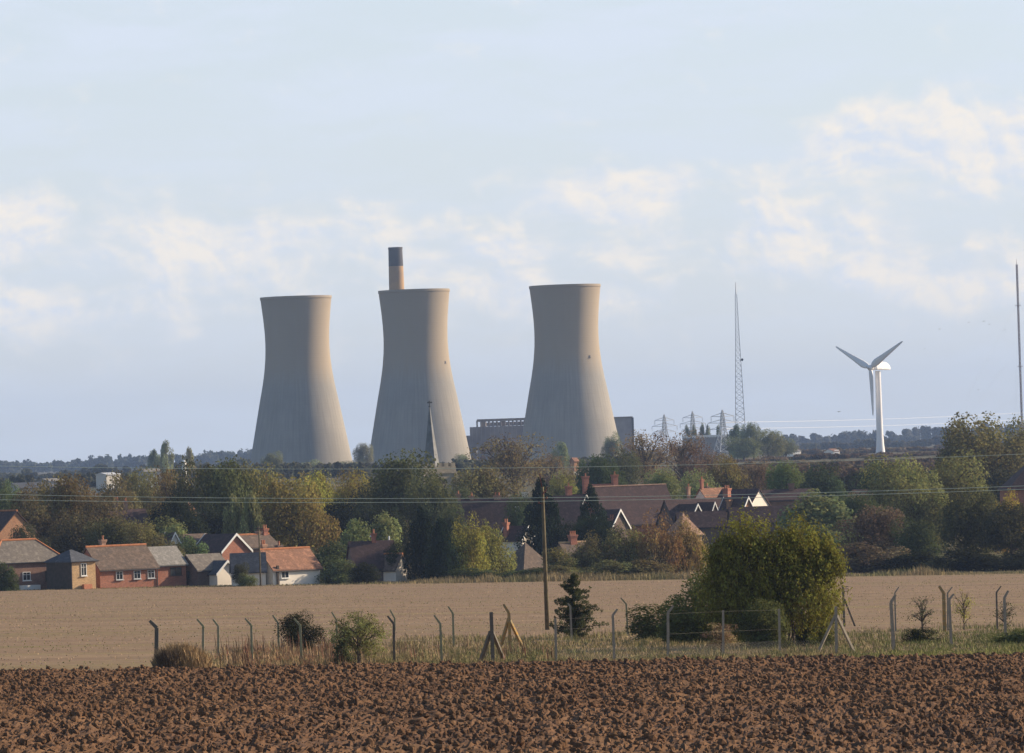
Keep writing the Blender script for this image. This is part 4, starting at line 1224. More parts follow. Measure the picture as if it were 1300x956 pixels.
    def chimney(s, u, v, y_top, x_ref, w=.9, d=.75, pots=2, mat=None, y_pot=0, label=None):
        zt = W(x_ref, y_top, s.D).z - s.b.z
        mb = MB(); z0 = s.he
        mb.box((0, 0, (z0 + zt) / 2), (w, d, zt - z0)); mb.box((0, 0, zt - .32), (w + .16, d + .16, .16)); mb.box((0, 0, zt - .10), (w + .28, d + .28, .2))
        o = mb.build('chimney', mat or M['chimney_red'], s.root); o.location = (u, v, 0)
        if label: o['label'] = label
        for k in range(pots):
            pm = MB(); q = (k - (pots - 1) / 2) * w / max(1, pots)
            pm.lathe([(.15, zt), (.12, zt + .45), (.15, zt + .5), (.15, zt + .58), (.1, zt + .58)], 10); p = pm.build('chimney_pot', M['pot'], o); p.location = (q, 0, 0)
        return o
HG = 'houses of the village beyond the field'

# --- left edge of the field
m = .1099
h = House('long bungalow with a grey hipped roof and brown brick walls at the left picture edge', 24, 790, 711, 687, 11.5, 6.0, 35, M['brown_brick'], M['tile_grey'], hip=True, hipr=3.0, ridge=M['ridge_orange'], group=HG)
h.window(-.6, 1.9, 1.25, 1.2); h.window(3.0, 1.8, 1.1, 1.5, frame=M['timber_dark']); h.window(-4.0, 1.9, 1.2, 1.2)
h.door(-2.4)
mb = MB(); mb.box((-.6, -3.9, .25), (2.6, 1.4, .8)); mb.build('step', M['white_paint'], h.root)
h = House('small block with yellow brick front and slate hipped roof between two bungalows', 90, 784, 711, 699, 4.0, 6.0, 40, M['yellow_brick'], M['slate'], hip=True, hipr=1.8, group=HG)
h.window(-.05, 2.75, .95, 1.75)
mb = MB(); mb.box((-2.05, .0, 1.2), (.1, 6.0, 5.4)); o = mb.build('side_shade_sheet', M['timber_dark'], h.root); o['label'] = 'dark sheet standing in for shade on the side wall'  # dark sheet paints the shade of the unlit left side
mb = MB(); mb.box((.2, -3.4, .35), (1.4, .5, .7)); mb.build('flower_trough', M['pot'], h.root)
h = House('long red brick bungalow with brown and pale grey roof sections on the field edge', 148, 793, 720.5, 694.5, 9.6, 6.2, 37, M['red_brick'], M['tile_brown'], ridge=M['ridge_orange'], group=HG)
for u in (-1.6, 1.35, 3.7): h.window(u, 1.75, 1.15, 1.15, frame=M['galv'])
h.chimney(-1.6, .9, 685, 131, .7, .6, 1, M['chimney_pale'])
he, hr = h.he, h.hr
h.block(7.5, .35, 5.3, 5.4, he + .25, hr - .35, M['red_brick'], M['tile_pale'], gutter=True, rooflabel='pale grey tiled roof section')
h.window(.9, 1.95, 1.9, 1.15, frame=M['timber_dark'])
mb = MB(); mb.tube([(4.72, -3.2, -.5), (4.72, -3.2, he)], .08, 6); mb.build('downpipe', M['iron'], h.root)
# --- cottages
h = House('small white gabled cottage with a grey roof left of the white long cottage', 258, 800, 722, 704.5, 5.6, 4.6, 40, M['dark_brick'], M['tile_grey'], group=HG)  # dark brick colour stands in for shade on the cottage's unlit left wall
h.window(.0, 1.6, 1.2, 1.1, 'l', frame=M['timber_dark'])
h.block(1.0, -2.6, 3.2, 3.4, h.he - .6, h.hr - 1.0, M['white_wall'], M['slate'], turn=-90, barge=True, walllabel='white rendered gable wall')
h = House('white long cottage with an orange clay roof on the field edge', 362, 795, 721, 698, 8.4, 5.2, 40, M['white_wall'], M['tile_orange'], ridge=M['ridge_orange'], group=HG)
h.window(-2.1, 1.45, 1.35, .95, frame=M['white_paint'])
h.chimney(-3.6, .2, 690.5, 337, .7, .6, 2, M['chimney_pale']); h.chimney(-.6, .5, 692, 358, .7, .6, 1, M['dark_brick'])
h.block(-6.1, .6, 4.6, 4.2, h.he - .1, h.hr - .35, M['white_wall'], M['slate'], turn=-34, gutter=False, rooflabel='dark slate roof of the side wing', walllabel='shaded white wall of the side wing')
mb = MB(); mb.box((-3.45, -2.75, 1.2), (.35, .25, 3.2)); mb.build('corner_post', M['timber_dark'], h.root)
h = House('red brick house with a white edged gable behind the small white cottage', 281, 856, 699, 679, 7, 5.4, -48, M['red_brick'], M['tile_dark'], barge=True, group=HG)
h = House('brown roofed house with a pale chimney behind the white long cottage', 322, 875, 694, 680, 5.5, 5.5, 38, M['brown_brick'], M['tile_brown'], ridge=M['ridge_orange'], group=HG)
h.chimney(2.2, 0, 671, 338, .8, .7, 2, M['chimney_red']); h.chimney(1.2, .2, 674, 332, .7, .7, 1, M['chimney_pale'])
h = House('low brown tiled roof behind the red bungalow and shrubs', 232, 905, 693, 679.5, 8.6, 6, 34, M['brown_brick'], M['tile_brown'], group=HG)
h.block(-3.2, -1.6, 2.6, 2.2, h.he + .2, h.hr + .4, M['white_wall'], M['tile_brown'], turn=-90, barge=True)
h = House('red gabled house with a dark roof at the left picture edge', 6, 880, 676, 650, 6.6, 6.8, -50, M['orange_brick'], M['tile_dark'], ridge=M['ridge_orange'], group=HG)
h.window(0, 4.6, 1.1, 1.3, 'e')
h = House('house hidden in trees showing only two pale chimneys at the left', 155, 975, 664, 648, 8, 6, 20, M['brown_brick'], M['tile_dark'], group=HG)
h.chimney(-.9, 0, 635, 149, .65, .6, 2, M['chimney_pale']); h.chimney(.75, 0, 636, 160, .6, .6, 1, M['chimney_pale']); 
h = House('small red roof peeping out of the dark trees at the left', 240, 930, 648, 638.5, 1.7, 1.7, 40, M['orange_brick'], M['tile_orange'], hip=True, hipr=.8, group=HG)
h = House('brown roofed cottage with a white dormer wall beside the conifer pair', 472, 808, 719, 688, 6.2, 6.6, 12, M['dark_brick'], M['tile_dark'], group=HG)
h.chimney(.4, .0, 677, 475, .6, .6, 1, M['chimney_red'])
h.block(2.2, -2.6, 4.4, 2.7, h.he - .2, h.he + 1.55, M['white_wall'], M['tile_brown'], turn=-52, ridge=M['ridge_orange'], walllabel='white dormer wall')
mb = MB(); mb.tube([(2.7, .3, h.hr - .4), (2.7, .3, h.hr + .75)], .13, 8); mb.lathe([(.2, h.hr + .75), (.05, h.hr + .95)], 8, True); mb.build('roof_vent', M['white_paint'], h.root)
# --- centre
h = House('long low house with a very dark roof, skylight and three small chimneys', 655, 1010, 668, 632.5, 23.5, 8.5, 6, M['dark_brick'], M['tile_dark'], group=HG)
h.chimney(-10.2, .1, 627, 581, .75, .7, 1, M['chimney_pale']); h.chimney(-7.8, .1, 629.5, 598, .7, .7, 1, M['chimney_pale']); h.chimney(-3.2, .1, 629, 632, 1.2, .8, 2, M['chimney_pale'])
sl_ = MB(); sl_.box((0, 0, 0), (.9, 1.2, .12)); o = sl_.build('skylight', M['skylight'] if 'skylight' in M else M['galv'], h.root); kk = (h.hr - h.he) / 4.25; o.location = (.2, -1.9, h.hr - 1.9 * kk + .3); o.rotation_euler = (math.atan(kk), 0, 0)
h.chimney(1.9, 1.4, 624.5, 667, 1.0, .8, 0, M['white_wall'], label='short white capped chimney')
h = House('big house with a huge dark tiled roof and two tall red chimneys on the parapet', 798, 1050, 664, 618, 15.5, 11, 24, M['red_brick'], M['tile_dark'], ridge=M['chimney_pale'], group=HG)
h.chimney(-8.0, 1.2, 604.5, 742, 1.0, .9, 1, M['chimney_red']); h.chimney(-2.0, 1.2, 602.5, 782, 1.0, .9, 1, M['chimney_red'])
h.chimney(-11.6, 1.0, 617, 717, 1.0, .9, 1, M['chimney_red'])
mb = MB(); mb.box((-5.0, 1.25, h.hr + .25), (5.6, .4, .9)); mb.build('parapet', M['chimney_red'], h.root)
h.chimney(7.4, -4.6, 645, 857, 1.1, .9, 1, M['orange_brick'], label='chimney at the right gable end')
h.block(-10.2, .6, 4.6, 6.5, h.he, h.hr - 1.2, M['red_brick'], M['tile_dark'], turn=-70, barge=True)
h = House('dark roofed villa with small white edged gables left of the tall chimney stack', 880, 985, 663, 634, 10.5, 7.2, 24, M['dark_brick'], M['tile_dark'], group=HG)
h.block(-2.4, -3.2, 4.5, 3.6, h.he + .2, h.hr - .9, M['dark_brick'], M['tile_dark'], turn=-74, barge=True)
h.block(1.2, -2.6, 4.5, 2.6, h.he + .5, h.hr - .7, M['dark_brick'], M['tile_dark'], turn=-74, barge=True)
h = House('house with a sunlit orange clay roof and thin chimneys behind the dark villa', 904, 1065, 637, 620.5, 5.6, 4.6, 38, M['white_wall'], M['tile_orange'], group=HG)
h.chimney(-2.4, 0, 609, 886, .55, .55, 1, M['chimney_red']); h.chimney(-5.2, .6, 618, 868, .5, .5, 1, M['chimney_pale']); h.chimney(.2, 1.6, 617.5, 902, .6, .6, 1, M['dark_brick'])
h = House('tall white gabled house with dark roof and a big red chimney stack', 941, 1010, 643, 622, 8, 6.2, -38, M['white_wall'], M['tile_dark'], group=HG)
h.chimney(.1, -4.4, 619, 945, 1.1, 1.0, 3, M['chimney_red'], label='big red chimney stack with three pots')
h = House('low dark tiled roof hiding the foot of the tall white gable', 962, 955, 662, 644, 9.5, 4.5, 7, M['dark_brick'], M['tile_dark'], group=HG)
h = House('low dark tiled roof below the twin white edged gables', 890, 945, 668, 650.5, 8.0, 4.5, 7, M['dark_brick'], M['tile_dark'], group=HG)
h = House('small orange gable with white boards under the big red chimney stack', 935, 975, 646, 632, 5, 2.6, -42, M['orange_brick'], M['tile_dark'], barge=True, group=HG)
h.chimney(-.6, -1.2, 634, 938, .6, .8, 0, M['orange_brick'])
h = House('pale pink hipped roof above the tan willows', 868, 890, 676, 653, 3.9, 4.2, 36, M['yellow_brick'], M['tile_pink'], hip=True, hipr=1.9, group=HG)
h = House('small white gable with a tall red chimney beside the yew', 656, 880, 684, 669, 4.2, 3.2, -36, M['white_wall'], M['tile_dark'], barge=True, group=HG)
h.chimney(-1.1, -1.2, 663, 648, .7, .6, 2, M['chimney_red'])
h = House('low house with a brown pyramid roof left of the telegraph pole', 668, 835, 719, 690, 5.4, 5.4, 40, M['brown_brick'], M['tile_brown'], hip=True, hipr=2.65, group=HG)
h = House('small cottage with a yellowish gable roof and a potted red chimney behind the bushes', 727, 850, 706, 690, 4.2, 4.2, 30, M['yellow_brick'], M['tile_brown'], group=HG, ridge=M['yellow_brick'])
h.chimney(.1, 0, 679, 727, 1.1, .8, 3, M['chimney_red'])
h = House('small dark house with a white sloping verge and a red chimney below the big roof', 776, 925, 669, 648, 3.6, 4.4, -40, M['dark_brick'], M['tile_dark'], barge=True, group=HG)
h.chimney(1.0, -1.0, 657, 795, .9, .8, 2, M['chimney_red'])
h = House('red brick house with a steep dark roof at the right picture edge', 1318, 950, 617, 578, 11.5, 9, 6, M['red_brick'], M['tile_dark'], hip=True, hipr=5.6, group=HG)
h.window(-3, 2.4, 1.3, 1.6)
h = House('dark roof with a brown chimney among the trees right of the white gable', 1000, 1110, 634, 622, 10, 5.5, 8, M['brown_brick'], M['tile_dark'], group=HG)
h.chimney(.8, 0, 613.5, 1008, 1.0, .8, 0, M['brown_brick'])
h = House('small orange lit roof among trees under the wind turbine', 1092, 1000, 628, 622.5, 3.0, 2.6, 40, M['yellow_brick'], M['tile_pink'], group=HG)

# --- sheds and houses far off on the marsh
FG = 'buildings far off on the marsh'
def shed(x, D, y_eave, y_ridge, wpx, d, rz, wall, roof, label, name='shed', cat='shed'):
    h = House(label, x, D, y_eave, y_ridge, wpx * K * D, d, rz, wall, roof, name=name, cat=cat, group=FG, gutter=False)
    dm = MB(); dm.box((0, 0, 1.5), (3, .1, 3)); o = dm.build('door', M['galv'], h.root); o.location = (0, -d / 2 - .06, 0)
shed(137, 2000, 602.5, 600.5, 22, 6, 42, M['plaster_pale'], M['galv'], 'white factory shed catching the sun above the golden brown tree')
shed(64, 1700, 611, 608, 22, 10, 30, M['plaster_grey'], M['tile_pale'], 'low grey shed with a pale roof at the far left')
shed(38, 1650, 620, 613, 46, 14, 20, M['plaster_grey'], M['slate'], 'wide blue grey roof at the far left below the hazy wood')
shed(190, 2100, 599, 595.5, 22, 7, 25, M['plaster_grey'], M['tile_pale'], 'pale low roof left of the narrow white silo')
shed(1006, 2900, 573, 570, 12, 8, 35, M['white_wall'], M['tile_pale'], 'small white barn at the far wood right of the lattice mast')
shed(1056, 2950, 573, 570, 10, 8, 35, M['white_wall'], M['tile_orange'], 'small orange roofed farmhouse far off left of the wind turbine', 'farmhouse', 'house')
shed(729, 1900, 585, 581.5, 7, 2.2, 38, M['orange_brick'], M['tile_orange'], 'tiny red roofed house at the foot of the right cooling tower', 'farmhouse', 'house')
b = G(234.5, 2200); zt = W(234.5, 584, 2200).z - b.z
root = empty('silo', b); mb = MB(); mb.lathe([(.85, -.5), (.85, zt - 1.0)], 20); mb.build('body', M['white_paint'], root, True)
mb = MB(); mb.lathe([(.95, zt - 1.0), (.7, zt - .3), (.05, zt)], 20, True); mb.build('cap', M['white_paint'], root)
tag(root, 'narrow white silo among the trees on the left skyline', 'silo')

# ------------------------------------------------------------------ poles and wires
def wood_pole(x, ytop, D, label, base=None, r0=.17, r1=.11):
    b = base or G(x, D); tp = W(x, ytop, b.y)
    root = empty('telegraph_pole', b)
    lean = Vector((tp.x - b.x, 0, 0)) if base is not None else Vector((0, 0, 0))
    ht = tp.z - b.z
    mb = MB(); mb.tube([(0, 0, -.5), tuple(lean * .5 + Vector((0, 0, ht * .5))), tuple(lean + Vector((0, 0, ht)))], [r0, (r0 + r1) / 2, r1], 10)
    mb.build('pole', M['pole'], root, True)
    return tag(root, label, 'telegraph pole'), ht, lean, b
M['pole'] = simple('creosoted_pole', (.135, .11, .06), .9, .4, 3, col2=(.075, .06, .04))
pb = hit(695, 800)
root, ht, lean, pb = wood_pole(688.5, 618, 0, 'tall leaning wooden telegraph pole between stubble field and fence', pb)
PD = pb.y
tipz = W(685, 597, PD).z - pb.z
mb = MB(); x0 = W(685, 597, PD).x - pb.x
mb.bar((lean.x, 0, ht - .3), (x0, 0, tipz - .25), .07); mb.lathe([(0.001, 0), (.07, 0), (.09, .12), (.05, .2), (.08, .3), (.02, .36)], 10)
o = mb.build('insulator_rod', M['insul'], root)
o = None
mb = MB()
for zz, side in ((W(690, 632.5, PD).z - pb.z, .28), (W(690, 638, PD).z - pb.z, -.28)):
    mb.bar((lean.x * .9, -.1, zz - .1), (lean.x * .9 + side, -.14, zz - .02), .05)
    mb.tube([(lean.x * .9 + side, -.14, zz - .06), (lean.x * .9 + side, -.14, zz + .1)], [.075, .05], 8)
mb.build('insulator', M['insul'], root)
mb = MB(); mb.tube([(0, 0, 0), (.25, 0, .3), (.3, 0, .55)], .045, 6); o = mb.build('bracket', M['insul'], root); o.location = (lean.x * .95, -.1, ht - .55)
def strand(pts, r, label, name='overhead_wire'):
    P = [W(x, y, PD) for x, y in pts]
    # smooth through the points
    xs_ = np.array([p.x for p in P]); zs_ = np.array([p.z for p in P])
    cf = np.polyfit(xs_, zs_, 2)
    X = np.linspace(xs_[0], xs_[-1], 60)
    mb = MB(); mb.tube([(float(a), PD - .14, float(np.polyval(cf, a))) for a in X], r, 5); o = mb.build(name, M['wire'])
    return tag(o, label, 'wire', 'overhead wires on the telegraph pole')
strand([(-350, 583), (0, 590.5), (320, 594), (640, 595), (1000, 588), (1300, 576.5), (1650, 558)], .016, 'highest overhead wire, alone above the other two')
strand([(-350, 617), (0, 627.5), (320, 632), (640, 632.5), (1000, 626.5), (1300, 617), (1650, 600)], .017, 'upper wire of the lower overhead pair')
strand([(-350, 626), (0, 633.5), (320, 638), (640, 638.5), (1000, 630), (1300, 620), (1650, 606)], .017, 'lower wire of the lower overhead pair')
r2, ht2, _l, b2 = wood_pole(331, 668, 786, 'thin wooden pole standing before the white long cottage', r0=.12, r1=.09)
mb = MB(); mb.box((0, 0, ht2 - .3), (1.3, .1, .1)); mb.build('crossarm', M['timber_dark'], r2)

# ------------------------------------------------------------------ fence posts
def post_mat(name, c, lich):
    m_, t, b = new_mat(name)
    co_ = t.coord()
    n = t.noise(co_, 4, 5, .65)
    cc = t.mix(t.mr(n, .4, .65), c, lich)
    cc = t.mix(t.mr(t.noise(co_, 18, 3), .45, .7, 0, .5), cc, tuple(q * .6 for q in c))
    t.L.new(cc, b.inputs['Base Color']); b.inputs['Roughness'].default_value = .95
    return m_
M['post_green'] = post_mat('lichened_concrete', (.26, .24, .17), (.20, .22, .11))
M['post_grey'] = post_mat('grey_concrete', (.30, .26, .21), (.22, .20, .16))
M['post_dark'] = post_mat('dark_concrete', (.11, .095, .085), (.15, .13, .09))
M['post_orange'] = post_mat('orange_lichen_concrete', (.24, .20, .12), (.45, .24, .04))
PG_ = 'concrete posts of the old fence'
FP = {}
def post(key, tip, kink, base, label, mat='post_grey', w=.13, braces=(), label_extra=None):
    b = hit(*base); D = b.y
    root = empty('fence_post', b)
    def loc(p, dy=0): q = W(p[0], p[1], D); return Vector((q.x - b.x, dy, q.z - b.z))
    top = loc(kink) if kink else loc(tip)
    mb = MB(); mb.bar((0, 0, -.4), top, w * 1.05, w * .95)
    if kink:
        e = loc(tip); mb.bar(top + (top - e) * .02, e, w * .92, w * .7)
    mb.build('post', M[mat], root)
    for (fx, fy), (tx, ty), dy in braces:
        mb = MB(); a = loc((fx, fy)); c = loc((tx, ty), dy)
        c.z = hz(b.x + c.x, b.y + dy) - b.z - .1
        mb.bar(a, c, w * .85); mb.build('brace', M[mat], root)
    FP[key] = (root, b, b + top, b + loc(tip))
    return tag(root, label, 'fence post', PG_)
L_ = 'post_green'
post(1, (190, 788), (199, 797), (198, 851), 'thick dark cranked post at the left end of the fence beside the tan grass clump', 'post_dark', .22)
post(2, (250, 786), (258, 795), (257, 846), 'left leaning cranked post, front one of the pair right of the tan grass clump', L_)
post(3, (270, 786), (277, 795), (277, 833), 'cranked post, rear one of the pair right of the tan grass clump', L_)
post(4, (311, 785), (319, 794), (320, 843), 'cranked post standing in red brown stalks left of the round dark bush', L_)
post(5, (346, 781), (353, 791), (354, 825), 'cranked post at the left rim of the round dark bush', L_)
post(6, (373, 785), (381, 794), (383, 842), 'cranked post directly in front of the round dark bush', L_)
post(7, (421, 777), (427, 787), (428, 812), 'cranked post half hidden in the left side of the straggly bush', L_)
post(8, (492, 782), (500, 792), (500, 846), 'cranked front post just right of the straggly bush', 'post_dark', .14)
post(9, (495, 774), (501, 785), (501, 801), 'cranked rear post seen just above the one right of the straggly bush', L_)
post(10, (551, 781), (559, 792), (561, 842), 'cranked front post midway between straggly bush and braced straight post', L_)
post(11, (569, 770), (575, 779), (576, 822), 'cranked rear post left of the braced straight post', L_)
post(12, (623.5, 777), None, (626, 842), 'dark straight post with two sloping braces left of the telegraph pole', 'post_dark', .2, [((623, 802), (608, 836), 1.0), ((624, 800), (640, 826), 6.0)])
post(13, (639, 767), (646, 778), (648, 822), 'cranked braced post orange with lichen left of the telegraph pole', 'post_orange', .19, [((646, 785), (634, 810), 1.0), ((647, 787), (664, 813), 1.5)])
post(14, (705, 785), None, (706, 842), 'plain straight front post below the small lone spruce', 'post_grey')
post(15, (721, 766), (724, 770), (726, 814), 'pale post with a short crank seen against the lone spruce', 'post_grey')
post(16, (784, 773), (778, 781), (780, 839), 'front post cranked to the right, right of the lone spruce', 'post_grey', .14)
post(17, (788, 759), (795, 767), (797, 808), 'rear post cranked to the left, right of the lone spruce', L_, .12)
post(18, (855, 769), (848, 778), (848, 838), 'front post cranked to the right before the left tip of the bramble', 'post_grey', .15)
post(19, (857, 756), (863, 766), (865, 792), 'rear post cranked to the left behind the bramble', L_, .11)
post(20, (918, 775), None, (918, 834), 'straight front post left of centre before the great bush', 'post_grey', .13)
post(21, (989, 773), None, (990, 830), 'straight front post right of centre before the great bush', 'post_grey', .13)
post(22, (1061, 770), None, (1062, 830), 'straight pale post with two wide sloping braces at the right foot of the great bush', 'post_grey', .16, [((1060, 782), (1037, 828), .5), ((1062, 781), (1087, 828), 1.0)])
post(23, (1070, 743), None, (1072, 796), 'dark rear post with one long brace just behind the right side of the great bush', 'post_dark', .15, [((1072, 761), (1087, 801), .5)])
post(24, (1137, 755), (1131, 765), (1135, 826), 'thick front post cranked to the right, left of the little sapling', 'post_grey', .19)
post(25, (1141, 745), (1136, 753), (1137, 802), 'thin rear post cranked to the right, left of the little sapling', 'post_grey', .10)
post(26, (1192, 744), (1198, 753), (1199, 802), 'thick rear post cranked left with orange lichen right of the sapling', 'post_orange', .22)
post(28, (1209, 745), (1203, 753), (1203, 801), 'thin rear post cranked right beside the orange lichen post', 'post_grey', .10)
post(27, (1211, 754), (1205, 761), (1208, 821), 'front post cranked to the right before the orange lichen post', 'post_grey', .15)
post(29, (1271, 744), (1265, 752), (1266, 800), 'thin rear post cranked to the right at the far right of the fence', 'post_dark', .11)
post(30, (1280, 750), (1275, 759), (1277, 817), 'thick front post cranked to the right at the far right of the fence', 'post_grey', .16)
o = FP[23][0]; mb = MB()
tp = FP[23][2] - FP[23][1]
for k in range(3): mb.box((.12, 0, tp.z - .1 - .16 * k), (.5, .05, .04))
mb.build('wire_arm', M['iron'], o)

def fence_wires(keys, levels, label, atip=True):
    n = 0
    mb = MB()
    for lv in levels:
        pts = []
        for k in keys:
            r_, b_, kt, tp_ = FP[k]
            pts.append((b_.lerp(kt, lv) if lv <= 1 else kt.lerp(tp_, lv - 1)) + Vector((0, -.1, 0)))
        mb.tube(pts, .0022, 3, False)
    o = mb.build('fence_wire', M['fwire']); return tag(o, label, 'wire', 'wire strands between the fence posts')
fence_wires([1, 2, 4, 6], [.55, .8, 1.0, 1.5, 1.95], 'sagging wire strands along the left front posts')
fence_wires([6, 8, 10, 12], [.6, .85, 1.0], 'wire strands from the round bush to the dark braced post')
fence_wires([12, 14, 16, 18], [.5, .75, .98], 'wire strands from the dark braced post past the lone spruce')
fence_wires([18, 20, 21, 22], [.55, .98], 'wire strands stretched before the great bush')
fence_wires([22, 24, 27, 30], [.55, .8, .98], 'wire strands right of the great bush')

def chain_link():
    ks = [14, 16, 18, 20, 21, 22]
    mb = MB()
    for a, c in zip(ks[:-1], ks[1:]):
        A, C = FP[a][1], FP[c][1]; d = C - A; L = d.length; n = int(L / .16)
        for k in range(-8, n + 1):
            for s_ in (0, 1):
                t0, t1 = k * .16, k * .16 + .8
                z0, z1 = 0, .8
                if t0 < 0: z0 = -t0; t0 = 0
                if t1 > L: z1 = .8 - (t1 - L); t1 = L
                if t1 <= t0: continue
                p, q = A.lerp(C, t0 / L), A.lerp(C, t1 / L)
                if s_: p, q = C.lerp(A, t0 / L), C.lerp(A, t1 / L)
                mb.tube([p + Vector((0, -.14 + .01 * s_, z0 - .05)), q + Vector((0, -.14 + .01 * s_, z1 - .05))], .0035, 3, False)
    o = mb.build('chain_link_mesh', M['fwire'])
    tag(o, 'grey chain link netting along the foot of the posts before the great bush', 'netting')
chain_link()

# ------------------------------------------------------------------ near bushes
def near(x0, x1, ytop, base, kind, colr, name, label, N, size, seed, cat='bush', depth=None):
    b = hit(*base)
    ms = crown(kind, seed, N, size)
    return tree((x0 + x1) / 2, ytop, (x1 - x0), b.y, kind, colr, name, label, cat, None, ms, depth, Vector((W((x0 + x1) / 2, base[1], b.y).x, b.y, b.z)))

def great_bush():
    """two sunlit domes of upright shoots over a dark skirt"""
    b = hit(985, 822); D = b.y; s = K * D
    r = np.random.default_rng(77)
    root = empty('great_bush', b)
    rr0 = random.Random(14)
    doms = [(945, 650, 50, 140), (1012, 657, 52, 140), (912, 690, 34, 110), (1042, 690, 30, 110), (978, 672, 44, 120), (960, 720, 62, 90), (1020, 722, 50, 90), (925, 715, 40, 90)]
    doms += [(rr0.uniform(905, 1055), rr0.uniform(668, 720), rr0.uniform(14, 26), 60) for _ in range(14)]
    doms = [(x, max(yt, 648 + abs(x - 945) * .25 if x < 945 else (648 + (x - 945) * .13 if x < 1012 else 657 + (x - 1012) * .55)), w, h) for x, yt, w, h in doms]
    P = []; Nn = []; Ti = []; UP = []
    for (x, yt, wpx, hpx) in doms:
        c = W(x, yt, D); ht = c.z - b.z; rx = wpx * s * .98; cz = ht * .52 if wpx > 28 else ht - wpx * s * 1.2; rz_ = ht - cz
        n = int(13000 * (wpx / 60) ** 1.3)
        ns = 2200
        d = r.normal(size=(ns, 3)); d /= np.linalg.norm(d, axis=1, keepdims=True)
        d[:, 2] = np.where(d[:, 2] < -.7, -d[:, 2], d[:, 2])
        rr = (.55 + .47 * r.random((ns, 1)) ** .7) * (1 + .16 * wob(d, 5 + int(x), 4)[:, None] + .08 * r.normal(size=(ns, 1)))
        sp = np.array([c.x - b.x, r.normal() * .3, cz]) + d * rr * np.array([rx, rx * .9, rz_])
        idx = r.integers(0, ns, n)
        dirn = d[idx] * .55 + np.array([0, 0, .8]); dirn /= np.linalg.norm(dirn, axis=1, keepdims=True)
        t = (r.random((n, 1)) - .6) * .6
        q = sp[idx] + dirn * t + r.normal(size=(n, 3)) * .07
        keep = (q[:, 2] > .05) & (wob(q, 8, 2.2) + .35 * r.normal(size=n) > -.35)
        tt = (r.random(ns)[idx] * .55 + .45 * r.random(n))
        P.append(q[keep]); Nn.append(d[idx][keep]); Ti.append(tt[keep]); UP.append(dirn[keep])
    P = np.concatenate(P); Nn = np.concatenate(Nn); Ti = np.concatenate(Ti)
    me = leaf_mesh('crown', P, Nn * .9, .085, Ti, 1.8, 3, (0, 0, .9))
    cr = link('crown', me, None, root); cr.color = (.20, .19, .042, 1)
    mb = MB(); rnd = random.Random(5)
    for k in range(26):
        x, yt, wpx, hpx = doms[k % 5]; c = W(x + rnd.uniform(-.5, .5) * wpx, yt + 30, D)
        e = Vector((c.x - b.x, rnd.uniform(-1, 1), c.z - b.z)); s0 = Vector((rnd.uniform(-1.2, 1.2), rnd.uniform(-.6, .6), -.2))
        m_ = s0.lerp(e, .5) + Vector((rnd.uniform(-.4, .4), rnd.uniform(-.4, .4), .3))
        mb.tube([s0, m_, e], [.085, .05, .015], 6)
    mb.build('stem', M['bark'], root)
    tag(root, 'great rounded yellow green bush standing inside the old fence', 'bush')
great_bush()
BRK = (.056, .062, .022)  # dark bramble leaves, also standing in for the great bush's own shade
near(800, 920, 768, (860, 812), 'bush', BRK, 'bramble_bush', 'low dark bramble spreading left from the great bush', 22000, .026, 41, depth=3.0)
near(842, 975, 728, (912, 816), 'bush', BRK, 'bramble_bush', 'dark bramble mound, enlarged to stand in for shade at the left foot of the great bush', 30000, .022, 42, depth=3.0)  # bramble made larger so its dark leaves double as the bush's shaded interior
near(925, 1015, 764, (965, 824), 'bush', (.058, .062, .024), 'bramble_bush', 'dark bramble in the middle before the great bush', 20000, .026, 43, depth=2.2)
near(1000, 1072, 776, (1035, 820), 'bush', (.06, .068, .022), 'bramble_bush', 'green bramble at the right foot of the great bush', 18000, .028, 44, depth=2.2)
near(893, 940, 792, (915, 830), 'sparse', (.12, .085, .05), 'dead_bush', 'tan dead bush before the bramble behind the straight post', 5200, .03, 45)
near(699, 757, 731, (727, 811), 'spruce', (.050, .054, .024), 'spruce_tree', 'small lone dark spruce right of the telegraph pole', 22000, .021, 46, 'tree')
near(358, 411, 779, (385, 826), 'bush', (.040, .042, .022), 'bush', 'round dark bush among the left fence posts', 16000, .025, 47)
near(420, 492, 778, (455, 848), 'sparse', (.095, .095, .036), 'bush', 'straggly olive bush between the left fence posts', 12000, .021, 48)
near(424, 452, 800, (438, 846), 'bush', (.045, .05, .024), 'bush', 'narrow dark bush at the foot of the straggly olive one', 4500, .05, 49)
near(1150, 1192, 757, (1169, 803), 'sparse', (.05, .055, .028), 'sapling', 'little thin sapling between two cranked posts at the right', 800, .032, 50, 'tree')
near(1210, 1238, 748, (1226, 800), 'sparse', (.16, .145, .045), 'sapling', 'thin yellowish sapling right of the orange lichen post', 1100, .03, 51, 'tree')
near(1258, 1294, 764, (1282, 802), 'sparse', (.045, .05, .026), 'sapling', 'dark thin sapling behind the rightmost posts', 650, .035, 52, 'tree')
near(1130, 1205, 797, (1168, 816), 'bush', (.04, .046, .022), 'bush', 'low dark weeds bush under the little sapling', 6000, .04, 53, depth=1.5)
near(1240, 1330, 800, (1285, 818), 'bush', (.07, .08, .03), 'bush', 'low green weeds at the right picture edge of the fence', 6000, .04, 55, depth=1.5)

